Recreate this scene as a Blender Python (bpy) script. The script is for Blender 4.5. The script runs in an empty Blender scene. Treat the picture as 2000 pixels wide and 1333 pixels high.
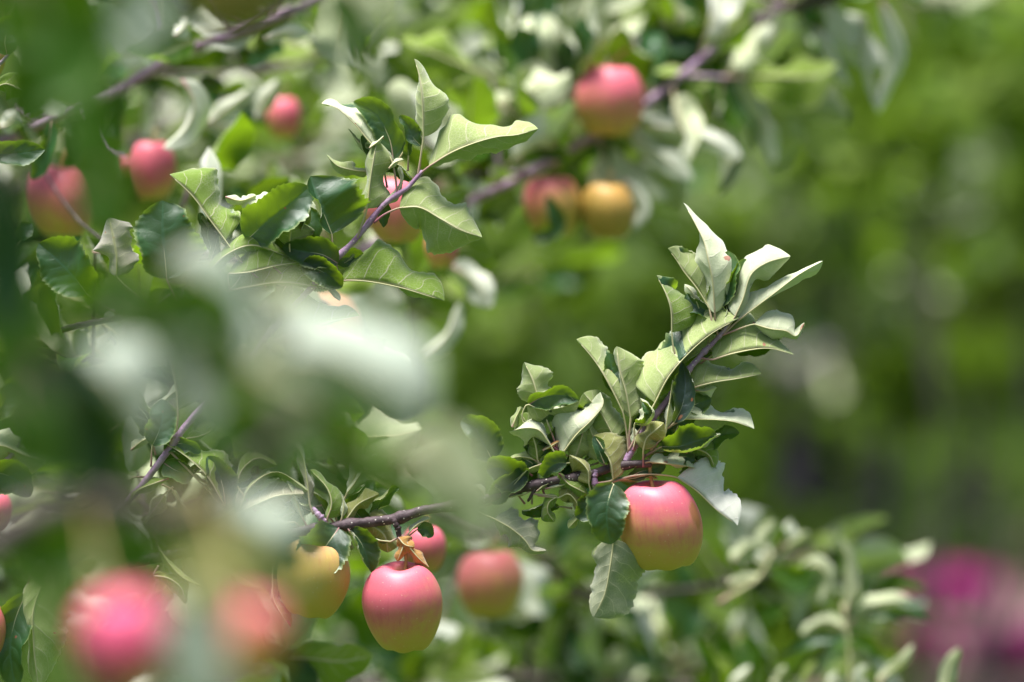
import bpy, math, random
import numpy as np
from mathutils import Vector, Matrix

# ------------------------------------------------------------------ camera, world, sun, exposure
scene = bpy.context.scene
PITCH = math.radians(-3.0)
CAM = Vector((0.0, 0.0, 1.5))
FWD = Vector((0, math.cos(PITCH), math.sin(PITCH)))
RGT = Vector((1, 0, 0))
UPV = RGT.cross(FWD)
LENS, SENSOR, FOCUS = 200.0, 36.0, 4.86
cam_data = bpy.data.cameras.new('camera')
cam = bpy.data.objects.new('camera', cam_data)
scene.collection.objects.link(cam)
cam.location = CAM
cam.rotation_euler = (math.pi / 2 + PITCH, 0, 0)
cam_data.lens = LENS
cam_data.sensor_width = SENSOR
cam_data.clip_start = 0.1
cam_data.clip_end = 2000
cam_data.dof.use_dof = True
cam_data.dof.focus_distance = FOCUS
cam_data.dof.aperture_fstop = 2.8
scene.camera = cam

SUN_DIR = Vector((-0.16, -0.08, 0.98)).normalized()      # towards the sun
world = bpy.data.worlds.new('World')
scene.world = world
world.use_nodes = True
wn = world.node_tree
bg = wn.nodes['Background']
sky = wn.nodes.new('ShaderNodeTexSky')
sky.sky_type = 'NISHITA'
sky.sun_disc = False
sky.sun_elevation = math.asin(SUN_DIR.z)
sky.sun_rotation = math.atan2(SUN_DIR.x, SUN_DIR.y)
sky.dust_density = 4.0
sky.air_density = 1.0
wn.links.new(sky.outputs[0], bg.inputs[0])
bg.inputs[1].default_value = 0.07
sun_data = bpy.data.lights.new('sun', 'SUN')
sun = bpy.data.objects.new('sun', sun_data)
scene.collection.objects.link(sun)
sun_data.energy = 5.0
sun_data.angle = math.radians(26)
sun_data.color = (1.0, 0.985, 0.97)
sun.rotation_euler = (-SUN_DIR).to_track_quat('-Z', 'Y').to_euler()
sun.location = (0, 0, 20)

vs = scene.view_settings
vs.view_transform = 'Standard'
vs.look = 'None'
vs.gamma = 1.0
vs.use_curve_mapping = False
vs.exposure = 1.15
cy = scene.cycles
cy.use_denoising = True
cy.max_bounces = 8
cy.transparent_max_bounces = 8
cy.transmission_bounces = 6
cy.caustics_reflective = False
cy.caustics_refractive = False

COL = scene.collection
rng = random.Random(11)
nrng = np.random.default_rng(5)

# ------------------------------------------------------------------ helpers
KPX = SENSOR / LENS / 2000.0            # metres per photo pixel per metre of distance
def P(px, py, d=FOCUS):
    return CAM + d * (FWD + (px - 1000) * KPX * RGT + (666.5 - py) * KPX * UPV)

BASIS = np.array([list(RGT), list(UPV), list(-FWD)])      # rows: right, up, towards the viewer

def mesh_obj(name, verts, faces, mats, parent=None, origin=None, uvs=None, smooth=True, attr=None, midx=None):
    verts = np.asarray(verts, float)
    o_ = np.array(origin if origin is not None else (0, 0, 0), float)
    me = bpy.data.meshes.new(name)
    me.from_pydata((verts - o_).tolist(), [], faces if isinstance(faces, list) else faces.tolist())
    if uvs is not None:
        uv = me.uv_layers.new(name='UVMap')
        li = np.empty(len(me.loops), np.int32)
        me.loops.foreach_get('vertex_index', li)
        uv.data.foreach_set('uv', np.asarray(uvs, np.float32)[li].ravel())
    if attr:
        for k, v in attr.items():
            a = me.attributes.new(k, 'FLOAT', 'POINT')
            a.data.foreach_set('value', np.asarray(v, np.float32))
    for m in (mats if isinstance(mats, (list, tuple)) else [mats]):
        me.materials.append(m)
    if midx is not None:
        me.polygons.foreach_set('material_index', np.asarray(midx, np.int32))
    if smooth:
        me.polygons.foreach_set('use_smooth', [True] * len(me.polygons))
    me.update()
    ob = bpy.data.objects.new(name, me)
    COL.objects.link(ob)
    if parent is not None:
        ob.parent = parent
        ob.location = Vector(o_) - world_loc(parent)
    else:
        ob.location = o_
    return ob

def world_loc(o):
    v = Vector((0, 0, 0))
    while o is not None:
        v += o.location
        o = o.parent
    return v

def thing(name, label, cat, loc, group=None):
    o = bpy.data.objects.new(name, None)
    o.empty_display_size = 0.02
    COL.objects.link(o)
    o.location = loc
    o['label'] = label
    o['category'] = cat
    if group:
        o['group'] = group
    return o

def catmull(pts, n):
    pts = np.asarray(pts, float)
    if len(pts) == 2:
        t = np.linspace(0, 1, n)[:, None]
        return pts[0] * (1 - t) + pts[1] * t
    seg = np.maximum(np.linalg.norm(np.diff(pts, axis=0), axis=1), 1e-9) ** 0.5
    kn = np.concatenate([[0], np.cumsum(seg)])
    tan = np.empty_like(pts)
    for i in range(len(pts)):
        if i == 0:
            tan[i] = (pts[1] - pts[0]) / (kn[1] - kn[0])
        elif i == len(pts) - 1:
            tan[i] = (pts[-1] - pts[-2]) / (kn[-1] - kn[-2])
        else:
            d0 = (pts[i] - pts[i - 1]) / (kn[i] - kn[i - 1])
            d1 = (pts[i + 1] - pts[i]) / (kn[i + 1] - kn[i])
            h0, h1 = kn[i] - kn[i - 1], kn[i + 1] - kn[i]
            tan[i] = (d0 * h1 + d1 * h0) / (h0 + h1)
    def ev(u):
        k = np.clip(np.searchsorted(kn, u, side='right') - 1, 0, len(pts) - 2)
        h = (kn[k + 1] - kn[k])
        x = ((u - kn[k]) / h)[:, None]
        h = h[:, None]
        return ((2 * x**3 - 3 * x**2 + 1) * pts[k] + (x**3 - 2 * x**2 + x) * h * tan[k]
                + (-2 * x**3 + 3 * x**2) * pts[k + 1] + (x**3 - x**2) * h * tan[k + 1])
    fine = ev(np.linspace(0, kn[-1], 200))
    cl = np.concatenate([[0], np.cumsum(np.linalg.norm(np.diff(fine, axis=0), axis=1))])
    want = np.linspace(0, cl[-1], n)
    return np.stack([np.interp(want, cl, fine[:, k]) for k in range(3)], 1)

def tube(pts, radii, nseg=8, n=None, wobble=0.0, seed=0):
    """verts, quads, uvs of a tapering tube through pts (world)."""
    pts = np.asarray(pts, float)
    n = n or max(2, len(pts))
    c = catmull(pts, n)
    rr = np.interp(np.linspace(0, 1, n), np.linspace(0, 1, len(radii)), radii)
    if wobble:
        r2 = np.random.default_rng(seed)
        rr = rr * (1 + wobble * r2.standard_normal(n))
    T = np.gradient(c, axis=0)
    T /= np.maximum(np.linalg.norm(T, axis=1), 1e-9)[:, None]
    ref = np.array([0.13, 0.27, 0.95])
    A = np.cross(T, ref); A /= np.maximum(np.linalg.norm(A, axis=1), 1e-6)[:, None]
    B = np.cross(T, A)
    th = np.linspace(0, 2 * np.pi, nseg, endpoint=False)
    V = c[:, None, :] + rr[:, None, None] * (np.cos(th)[None, :, None] * A[:, None, :] + np.sin(th)[None, :, None] * B[:, None, :])
    V = V.reshape(-1, 3)
    F, UV = [], []
    for i in range(n):
        for j in range(nseg):
            UV.append((i / (n - 1), j / nseg))
    for i in range(n - 1):
        for j in range(nseg):
            a = i * nseg + j; b = i * nseg + (j + 1) % nseg
            F.append([a, b, b + nseg, a + nseg])
    V = np.vstack([V, c[0], c[-1] + T[-1] * rr[-1] * 0.5])
    UV += [(0, 0), (1, 0)]
    k = n * nseg
    for j in range(nseg):
        F.append([k, (j + 1) % nseg, j])
        F.append([k + 1, (n - 1) * nseg + j, (n - 1) * nseg + (j + 1) % nseg])
    return V, F, UV

def join(parts):
    V, F, UV, M = [], [], [], []
    off = 0
    for (v, f, u, m) in parts:
        V.append(np.asarray(v)); UV += list(map(tuple, u))
        F += [[i + off for i in q] for q in f]
        M += [m] * len(f)
        off += len(v)
    return np.vstack(V), F, UV, M

# ------------------------------------------------------------------ materials
def new_mat(name):
    m = bpy.data.materials.new(name)
    m.use_nodes = True
    nt = m.node_tree
    nt.nodes.clear()
    return m, nt

class NB:
    def __init__(s, nt): s.nt = nt
    def n(s, t, **kw):
        nd = s.nt.nodes.new(t)
        for k, v in kw.items(): setattr(nd, k, v)
        return nd
    def l(s, a, b): s.nt.links.new(a, b)
    def put(s, sock, v):
        if hasattr(v, 'is_output') or isinstance(v, bpy.types.NodeSocket): s.l(v, sock)
        else: sock.default_value = v
    def math(s, op, a, b=0.0, c=None, clamp=False):
        nd = s.n('ShaderNodeMath', operation=op, use_clamp=clamp)
        s.put(nd.inputs[0], a); s.put(nd.inputs[1], b)
        if c is not None: s.put(nd.inputs[2], c)
        return nd.outputs[0]
    def smooth(s, v, lo, hi, a=0.0, b=1.0):
        nd = s.n('ShaderNodeMapRange', interpolation_type='SMOOTHSTEP')
        s.put(nd.inputs[0], v); nd.inputs[1].default_value = lo; nd.inputs[2].default_value = hi
        nd.inputs[3].default_value = a; nd.inputs[4].default_value = b
        return nd.outputs[0]
    def mix(s, f, a, b, mode='MIX'):
        nd = s.n('ShaderNodeMix', data_type='RGBA', blend_type=mode)
        s.put(nd.inputs[0], f)
        s.put(nd.inputs[6], a if not isinstance(a, tuple) else (*a[:3], 1))
        s.put(nd.inputs[7], b if not isinstance(b, tuple) else (*b[:3], 1))
        return nd.outputs[2]
    def noise(s, vec, scale, detail=2.0, rough=0.5):
        nd = s.n('ShaderNodeTexNoise')
        if vec is not None: s.l(vec, nd.inputs['Vector'])
        nd.inputs['Scale'].default_value = scale
        nd.inputs['Detail'].default_value = detail
        nd.inputs['Roughness'].default_value = rough
        return nd.outputs[0]
    def princ(s, col, rough, spec=0.5, normal=None, **kw):
        nd = s.n('ShaderNodeBsdfPrincipled')
        s.put(nd.inputs['Base Color'], col if not isinstance(col, tuple) else (*col[:3], 1))
        s.put(nd.inputs['Roughness'], rough)
        s.put(nd.inputs['Specular IOR Level'], spec)
        if normal is not None: s.l(normal, nd.inputs['Normal'])
        for k, v in kw.items(): s.put(nd.inputs[k], v)
        return nd.outputs[0]
    def out(s, sh):
        o = s.n('ShaderNodeOutputMaterial'); s.l(sh, o.inputs[0])

def leaf_material(name, top=(0.014, 0.060, 0.018), under=(0.40, 0.47, 0.19), trans=(0.22, 0.36, 0.010),
                  vein_u=(0.66, 0.64, 0.42), tw=0.30, fine=True, dry=(0.42, 0.16, 0.07), rough=0.42, hue=0.0):
    m, nt = new_mat(name); b = NB(nt)
    uv = b.n('ShaderNodeUVMap'); uv.uv_map = 'UVMap'
    sep = b.n('ShaderNodeSeparateXYZ'); b.l(uv.outputs[0], sep.inputs[0])
    u = sep.outputs[0]
    v = b.math('MULTIPLY_ADD', sep.outputs[1], 2.0, -1.0)
    s_ = b.math('ABSOLUTE', v)
    oi = b.n('ShaderNodeObjectInfo')
    rnd = oi.outputs['Random']
    wc = b.n('ShaderNodeCombineXYZ'); b.l(b.math('MULTIPLY', u, 2.0), wc.inputs[0]); b.l(v, wc.inputs[1]); b.l(b.math('MULTIPLY', rnd, 17.0), wc.inputs[2])
    wob = b.math('MULTIPLY', b.math('SUBTRACT', b.noise(wc.outputs[0], 2.2, 1.0, 0.5), 0.5), 0.12)
    t0 = b.math('MULTIPLY_ADD', s_, -0.13, b.math('ADD', u, wob))
    t0 = b.math('MULTIPLY_ADD', b.math('MULTIPLY', s_, s_), -0.12, t0)
    t0 = b.math('MULTIPLY_ADD', b.math('SIGN', v), 0.035, t0)
    ph = b.math('PINGPONG', b.math('MULTIPLY', t0, 6.0), 0.5)
    thick = b.math('MULTIPLY_ADD', s_, -0.035, 0.056)
    lat = b.math('SUBTRACT', 1.0, b.math('DIVIDE', ph, thick), clamp=True)
    rib = b.smooth(s_, 0.02, 0.07, 1.0, 0.0)
    vein = b.math('MAXIMUM', lat, rib)
    geo = b.n('ShaderNodeNewGeometry')
    comb = b.n('ShaderNodeCombineXYZ')
    b.l(b.math('MULTIPLY', u, 2.0), comb.inputs[0]); b.l(v, comb.inputs[1]); b.l(b.math('MULTIPLY', rnd, 31.0), comb.inputs[2])
    pn = b.noise(comb.outputs[0], 2.6, 3.0, 0.6)
    if fine:
        vo = b.n('ShaderNodeTexVoronoi', feature='DISTANCE_TO_EDGE'); b.l(comb.outputs[0], vo.inputs['Vector'])
        vo.inputs['Scale'].default_value = 17.0
        net = b.smooth(vo.outputs['Distance'], 0.0, 0.13, 1.0, 0.0)
        fn = b.noise(comb.outputs[0], 26.0, 2.0, 0.6)
    else:
        net = 0.0; fn = pn
    lum = b.math('MULTIPLY_ADD', rnd, 0.5, 0.75)
    lum = b.math('MULTIPLY', lum, b.math('MULTIPLY_ADD', pn, 0.6, 0.7))
    # upper side
    ctop = b.mix(b.math('MULTIPLY', vein, 0.55), top, tuple(min(1, c * 2.6 + 0.03) for c in top))
    if fine: ctop = b.mix(b.math('MULTIPLY', net, 0.25), ctop, tuple(c * 1.8 + 0.01 for c in top))
    rim = b.smooth(s_, 0.90, 1.0)  # pale margin: a leaf-edge highlight painted into both sides
    ctop = b.mix(1.0, ctop, lum, 'MULTIPLY')
    ctop = b.mix(b.math('MULTIPLY', rim, 0.5), ctop, (0.35, 0.42, 0.16))
    # underside: pale felt, veins cream
    cund = b.mix(b.math('MULTIPLY', fn, 0.7), under, tuple(c * k for c, k in zip(under, (0.72, 0.82, 0.55))))
    if fine: cund = b.mix(b.math('MULTIPLY', b.math('MULTIPLY', net, b.smooth(pn, 0.3, 0.75)), 0.5), cund, vein_u)
    cund = b.mix(b.math('MULTIPLY', vein, 0.85), cund, vein_u)
    cund = b.mix(b.math('MULTIPLY', rim, 0.6), cund, vein_u)
    cund = b.mix(0.5, cund, b.mix(1.0, cund, lum, 'MULTIPLY'))
    ctr = b.mix(b.math('MULTIPLY', vein, 0.5), trans, tuple(c * 0.45 for c in trans))
    # dry / reddened patches carried by the leaf itself
    at = b.n('ShaderNodeAttribute', attribute_name='dry')
    dm = at.outputs['Fac']
    dmask = b.smooth(b.math('ADD', dm, b.math('MULTIPLY', b.math('SUBTRACT', fn, 0.5), 0.5)), 0.42, 0.58)
    dcol = b.mix(fn, dry, tuple(c * 0.5 for c in dry))
    ctop = b.mix(dmask, ctop, dcol); cund = b.mix(dmask, cund, b.mix(0.35, dcol, (0.7, 0.4, 0.3)))
    ctr = b.mix(dmask, ctr, (0.35, 0.10, 0.03))
    # relief
    hgt = b.math('ADD', b.math('MULTIPLY', vein, -0.7), b.math('MULTIPLY', fn, 0.5))
    if fine: hgt = b.math('ADD', hgt, b.math('MULTIPLY', net, -0.35))
    bu = b.n('ShaderNodeBump'); bu.inputs['Strength'].default_value = 0.28; bu.inputs['Distance'].default_value = 0.0012
    b.l(hgt, bu.inputs['Height'])
    shT = b.princ(ctop, rough, 0.9 if fine else 0.3, bu.outputs[0])
    shU = b.princ(cund, 0.85, 0.25, bu.outputs[0], **{'Sheen Weight': 0.55, 'Sheen Roughness': 0.45})
    mixs = b.n('ShaderNodeMixShader'); b.l(geo.outputs['Backfacing'], mixs.inputs[0]); b.l(shT, mixs.inputs[1]); b.l(shU, mixs.inputs[2])
    tr = b.n('ShaderNodeBsdfTranslucent'); b.l(ctr, tr.inputs[0])
    ms2 = b.n('ShaderNodeMixShader'); ms2.inputs[0].default_value = tw
    b.l(mixs.outputs[0], ms2.inputs[1]); b.l(tr.outputs[0], ms2.inputs[2])
    b.out(ms2.outputs[0])
    return m

M_LEAF = leaf_material('apple_leaf')
M_LEAF_W = leaf_material('lit_felted_leaf', under=(0.66, 0.69, 0.50), vein_u=(0.76, 0.74, 0.56), tw=0.28)  # pale felt, whitened further to paint lit highlights into the underside
M_LEAF_G = leaf_material('green_leaf', under=(0.25, 0.37, 0.06), trans=(0.24, 0.38, 0.010), tw=0.42)
M_LEAF_Y = leaf_material('yellowing_leaf', under=(0.36, 0.36, 0.12), trans=(0.40, 0.36, 0.03), top=(0.06, 0.11, 0.02), tw=0.4)
M_LEAF_DRY = leaf_material('dry_leaf', top=(0.50, 0.20, 0.04), under=(0.62, 0.33, 0.10), trans=(0.55, 0.20, 0.02), vein_u=(0.5, 0.3, 0.15), tw=0.3)
M_BLUR = leaf_material('soft_leaf', under=(0.50, 0.53, 0.36), fine=False, tw=0.2)
M_BLUR_W = leaf_material('soft_felted_leaf', under=(0.78, 0.78, 0.70), fine=False, tw=0.22)
M_BLUR_G = leaf_material('soft_green_leaf', under=(0.26, 0.36, 0.05), trans=(0.20, 0.34, 0.008), top=(0.04, 0.11, 0.008), fine=False, tw=0.42)

def bark_material(name, c0, c1, dots=True, scale=1.0):
    m, nt = new_mat(name); b = NB(nt)
    tc = b.n('ShaderNodeTexCoord')
    ob = tc.outputs['Object']
    n1 = b.noise(ob, 90 * scale, 4, 0.6)
    n2 = b.noise(ob, 420 * scale, 3, 0.6)
    col = b.mix(b.smooth(n1, 0.35, 0.65), c0, c1)
    col = b.mix(b.math('MULTIPLY', n2, 0.5), col, tuple(c * 0.55 for c in c0))
    if dots:
        vo = b.n('ShaderNodeTexVoronoi'); b.l(ob, vo.inputs['Vector']); vo.inputs['Scale'].default_value = 230 * scale
        vo.inputs['Randomness'].default_value = 1.0
        dot = b.smooth(vo.outputs['Distance'], 0.10, 0.20, 1.0, 0.0)
        col = b.mix(dot, col, (0.62, 0.55, 0.50))
    bu = b.n('ShaderNodeBump'); bu.inputs['Strength'].default_value = 0.5; bu.inputs['Distance'].default_value = 0.001
    b.l(b.math('ADD', n1, n2), bu.inputs['Height'])
    b.out(b.princ(col, 0.6, 0.35, bu.outputs[0]))
    return m
M_BARK = bark_material('branch_bark', (0.055, 0.035, 0.038), (0.13, 0.085, 0.095))
M_SHOOT = bark_material('young_shoot_bark', (0.32, 0.18, 0.31), (0.48, 0.33, 0.47))
M_BARK_OLD = bark_material('old_bark', (0.10, 0.075, 0.08), (0.24, 0.19, 0.20), dots=False, scale=0.2)

def stalk_material():
    m, nt = new_mat('leaf_stalk'); b = NB(nt)
    uv = b.n('ShaderNodeUVMap'); uv.uv_map = 'UVMap'
    sep = b.n('ShaderNodeSeparateXYZ'); b.l(uv.outputs[0], sep.inputs[0])
    oi = b.n('ShaderNodeObjectInfo')
    base = b.mix(oi.outputs['Random'], (0.34, 0.12, 0.17), (0.42, 0.34, 0.22))
    col = b.mix(b.smooth(sep.outputs[0], 0.05, 0.4), base, (0.52, 0.50, 0.27))
    b.out(b.princ(col, 0.6, 0.3))
    return m
M_STALK = stalk_material()
def plain(name, col, rough=0.7, spec=0.3):
    m, nt = new_mat(name); b = NB(nt)
    tc = b.n('ShaderNodeTexCoord')
    n1 = b.noise(tc.outputs['Object'], 150, 3, 0.6)
    b.out(b.princ(b.mix(n1, tuple(c * 1.3 for c in col), tuple(c * 0.6 for c in col)), rough, spec))
    return m
M_STEM = plain('apple_stem', (0.36, 0.26, 0.10))
M_CALYX = plain('apple_calyx', (0.09, 0.07, 0.035), 0.9)

def apple_material(name, blush=0.0, red=(0.63, 0.085, 0.155), mid=(0.62, 0.27, 0.09), low=(0.54, 0.36, 0.05), az=None, streak=1.0, russet=None, R=0.035):
    if az is None: az = (ord(name[-1]) * 2.4) % 6.28
    m, nt = new_mat(name); b = NB(nt)
    tc = b.n('ShaderNodeTexCoord')
    mp = b.n('ShaderNodeMapping'); b.l(tc.outputs['Object'], mp.inputs[0])
    k = 1.0 / R
    mp.inputs['Scale'].default_value = (k, k, k)
    sep = b.n('ShaderNodeSeparateXYZ'); b.l(mp.outputs[0], sep.inputs[0])
    x, y, z = sep.outputs
    ang = b.math('ARCTAN2', x, y)
    cs = b.n('ShaderNodeCombineXYZ')
    b.l(b.math('MULTIPLY', b.math('SINE', ang), 1.0), cs.inputs[0]); b.l(b.math('MULTIPLY', b.math('COSINE', ang), 1.0), cs.inputs[1])
    b.l(b.math('MULTIPLY', z, 0.16), cs.inputs[2])
    st = b.noise(cs.outputs[0], 8.0, 5, 0.68)
    mo = b.n('ShaderNodeVectorMath', operation='ADD'); b.l(mp.outputs[0], mo.inputs[0]); mo.inputs[1].default_value = (len(name) * 1.7, ord(name[-1]) * 0.61, 3.1)
    big = b.noise(mo.outputs[0], 1.25, 4, 0.6)
    fine = b.noise(mp.outputs[0], 40.0, 2, 0.6)
    # sun side of the fruit carries the blush
    side = b.math('ADD', b.math('MULTIPLY', x, math.sin(az) * 0.55), b.math('MULTIPLY', y, -math.cos(az) * 0.25))
    g = b.math('ADD', b.math('ADD', z, side), blush)
    g = b.math('ADD', g, b.math('MULTIPLY', b.math('SUBTRACT', big, 0.5), 1.7))
    med = b.noise(mo.outputs[0], 5.5, 4, 0.65)
    g = b.math('ADD', g, b.math('MULTIPLY', b.math('SUBTRACT', med, 0.5), 0.55))
    g2 = b.math('ADD', g, b.math('MULTIPLY', b.math('SUBTRACT', st, 0.5), 0.32 * streak))
    col = b.mix(b.smooth(g, -0.85, 0.25), low, mid)
    col = b.mix(b.smooth(g2, -0.55, 0.95), col, red)
    col = b.mix(b.math('MULTIPLY', b.smooth(st, 0.50, 0.66), b.math('MULTIPLY', b.smooth(g, -0.6, 0.2), 0.30 * streak)), col, (0.46, 0.03, 0.07))
    col = b.mix(b.math('MULTIPLY', b.smooth(st, 0.46, 0.34), b.math('MULTIPLY', b.smooth(g, 0.9, -0.2), 0.10 * streak)), col, (0.66, 0.42, 0.10))
    col = b.mix(b.math('MULTIPLY', fine, 0.14), col, (0.85, 0.75, 0.5))
    vo = b.n('ShaderNodeTexVoronoi'); b.l(mp.outputs[0], vo.inputs['Vector']); vo.inputs['Scale'].default_value = 6.5
    dot = b.smooth(vo.outputs['Distance'], 0.05, 0.10, 1.0, 0.0)
    col = b.mix(b.math('MULTIPLY', dot, 0.6), col, (0.80, 0.66, 0.46))
    # greenish stem hollow
    rad = b.math('SQRT', b.math('ADD', b.math('MULTIPLY', x, x), b.math('MULTIPLY', y, y)))
    hol = b.math('MULTIPLY', b.smooth(rad, 0.10, 0.34, 1.0, 0.0), b.smooth(z, 0.3, 0.5))
    col = b.mix(b.math('MULTIPLY', hol, 0.9), col, (0.34, 0.24, 0.08))
    rus = b.math('MULTIPLY', b.smooth(b.math('ADD', rad, b.math('MULTIPLY', med, 0.5)), 0.35, 0.62, 1.0, 0.0), b.smooth(z, 0.4, 0.6))
    col = b.mix(b.math('MULTIPLY', rus, 0.55), col, (0.40, 0.26, 0.10))
    scf = b.math('MULTIPLY', b.smooth(b.noise(mo.outputs[0], 2.4, 6, 0.75), 0.60, 0.72), 0.30)
    col = b.mix(scf, col, (0.55, 0.34, 0.12))
    rough = 0.5
    if russet:
        vd = b.n('ShaderNodeVectorMath', operation='SUBTRACT'); b.l(mp.outputs[0], vd.inputs[0]); vd.inputs[1].default_value = russet[:3]
        vm = b.n('ShaderNodeVectorMath', operation='MULTIPLY'); b.l(vd.outputs[0], vm.inputs[0]); vm.inputs[1].default_value = (1.2, 1.2, 0.62)
        ln = b.n('ShaderNodeVectorMath', operation='LENGTH'); b.l(vm.outputs[0], ln.inputs[0])
        rm = b.smooth(b.math('ADD', ln.outputs['Value'], b.math('MULTIPLY', b.math('SUBTRACT', st, 0.5), 0.35)), russet[3] * 0.6, russet[3], 1.0, 0.0)
        col = b.mix(b.math('MULTIPLY', rm, 0.75), col, (0.30, 0.14, 0.03))
    bu = b.n('ShaderNodeBump'); bu.inputs['Strength'].default_value = 0.08; bu.inputs['Distance'].default_value = 0.0008
    b.l(b.math('ADD', fine, dot), bu.inputs['Height'])
    sh = b.princ(col, rough, 0.4, bu.outputs[0])
    for nd in nt.nodes:
        if nd.type == 'BSDF_PRINCIPLED':
            nd.inputs['Subsurface Weight'].default_value = 0.12
            nd.inputs['Subsurface Radius'].default_value = (1.0, 0.5, 0.2)
            nd.inputs['Subsurface Scale'].default_value = 0.004
            nd.inputs['Coat Weight'].default_value = 0.08
            nd.inputs['Coat Roughness'].default_value = 0.32
    b.out(sh)
    return m

# ------------------------------------------------------------------ leaf geometry
def width_profile(t):
    f = np.power(np.maximum(t, 0), 0.55) * np.power(np.maximum(1 - t, 0), 0.66)
    return f / 0.4335

def leaf_geo(mid, side, Lh, Rh, nt=60, ns=7, seed=0, serr=0.045, wave=0.065, quilt=0.0008, ang_noise=15.0):
    """mid: Kx3 in the leaf's frame (x right, y up, z towards the viewer); half = (width, fold at base, fold at tip, curl), degrees.
    fold > 0 lifts the half blade towards the leaf's upper side. side 'T': upper side faces +z, 'U': underside faces +z."""
    r = np.random.default_rng(seed)
    c = catmull(mid, nt + 1)
    Lg = np.sum(np.linalg.norm(np.diff(c, axis=0), axis=1))
    t = np.linspace(0, 1, nt + 1)
    T = np.gradient(c, axis=0); T /= np.maximum(np.linalg.norm(T, axis=1), 1e-9)[:, None]
    B = np.cross(T, np.array([0, 0, 1.0])); B /= np.maximum(np.linalg.norm(B, axis=1), 1e-6)[:, None]
    N = np.cross(B, T)
    f = width_profile(t)
    halves = []
    for hi, (w, f0, f1, curl) in enumerate((Lh, Rh)):
        sg = (1 if hi == 0 else -1) * (1 if side == 'U' else -1)       # direction in which phi goes towards the upper side
        flat = math.pi if hi == 0 else 0.0
        fold = np.radians(f0 + (f1 - f0) * t + ang_noise * np.sin(2 * np.pi * (r.uniform(0.7, 1.6) * t + r.random())))
        ss = np.linspace(0, 1, ns + 1)
        cv = np.radians(1.2 * curl * (0.75 + 0.5 * r.random()) * (0.6 + 0.8 * np.sin(np.pi * np.clip(t * 0.9 + 0.1, 0, 1))))
        theta = flat + sg * (fold[:, None] + cv[:, None] * ss[None, :] ** 1.7)
        teeth = 14 + r.integers(0, 4)
        saw = (t * teeth + r.random()) % 1.0
        wj = 1 + 0.03 * np.sin(2 * np.pi * (1.7 * t + r.random())) + 0.015 * np.sin(2 * np.pi * (5.1 * t + r.random()))
        dw = (w * f * wj)[:, None] / ns
        pos = np.zeros((nt + 1, ns + 1, 3))
        acc = np.zeros((nt + 1, 3))
        for j in range(1, ns + 1):
            th = 0.5 * (theta[:, j] + theta[:, j - 1])
            stp = dw[:, 0]
            if j == ns:
                stp = stp * (1 + serr * ns * (0.35 + 0.65 * saw) * np.clip(np.sin(np.pi * t) * 3, 0, 1))
            acc = acc + stp[:, None] * (np.cos(th)[:, None] * B + np.sin(th)[:, None] * N)
            pos[:, j] = acc
        up = -1.0 if side == 'U' else 1.0
        nrm = (np.cos(theta)[..., None] * N[:, None, :] - np.sin(theta)[..., None] * B[:, None, :])
        nrm = nrm * (up if hi == 1 else -up)
        k1, k2, k3 = r.uniform(1.2, 2.4), r.uniform(3.2, 5.0), r.uniform(7.0, 11.0)
        wv = wave * w * (np.sin(2 * np.pi * (k1 * t + r.random()))[:, None] * ss[None, :] ** 2
                         + 0.45 * np.sin(2 * np.pi * (k2 * t + r.random()))[:, None] * ss[None, :] ** 3
                         + 0.28 * np.sin(2 * np.pi * (k3 * t + 0.12 * np.sin(9 * t) + r.random()))[:, None] * ss[None, :] ** 6) * np.minimum(f, 1)[:, None]
        vph = np.abs(((t[:, None] - 0.13 * ss[None, :] - 0.12 * ss[None, :] ** 2 + (0.035 if hi else -0.035)) * 6.0 + 0.5) % 1.0 - 0.5) * 2
        q = quilt * (Lg / 0.09) * np.sin(vph * np.pi / 2) * np.minimum(1, ss[None, :] * 5) * (1 - 0.5 * ss[None, :]) * np.minimum(f, 1)[:, None]
        pos = pos + nrm * (wv + q)[..., None]
        halves.append(c[:, None, :] + pos)
    G = np.concatenate([halves[0][:, ::-1], halves[1][:, 1:]], axis=1)
    vs_ = np.concatenate([-np.linspace(0, 1, ns + 1)[::-1], np.linspace(0, 1, ns + 1)[1:]])
    UV = np.stack(np.broadcast_arrays(t[:, None], (vs_ * 0.5 + 0.5)[None, :]), -1).reshape(-1, 2)
    W = 2 * ns + 1
    i, j = np.meshgrid(np.arange(nt), np.arange(W - 1), indexing='ij')
    a = (i * W + j).ravel()
    F = np.stack([a, a + 1, a + W + 1, a + W], 1)
    if side == 'U': F = F[:, ::-1]
    up = (-1.0 if side == 'U' else 1.0)
    return G.reshape(-1, 3), F, UV, c, N * up

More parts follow.
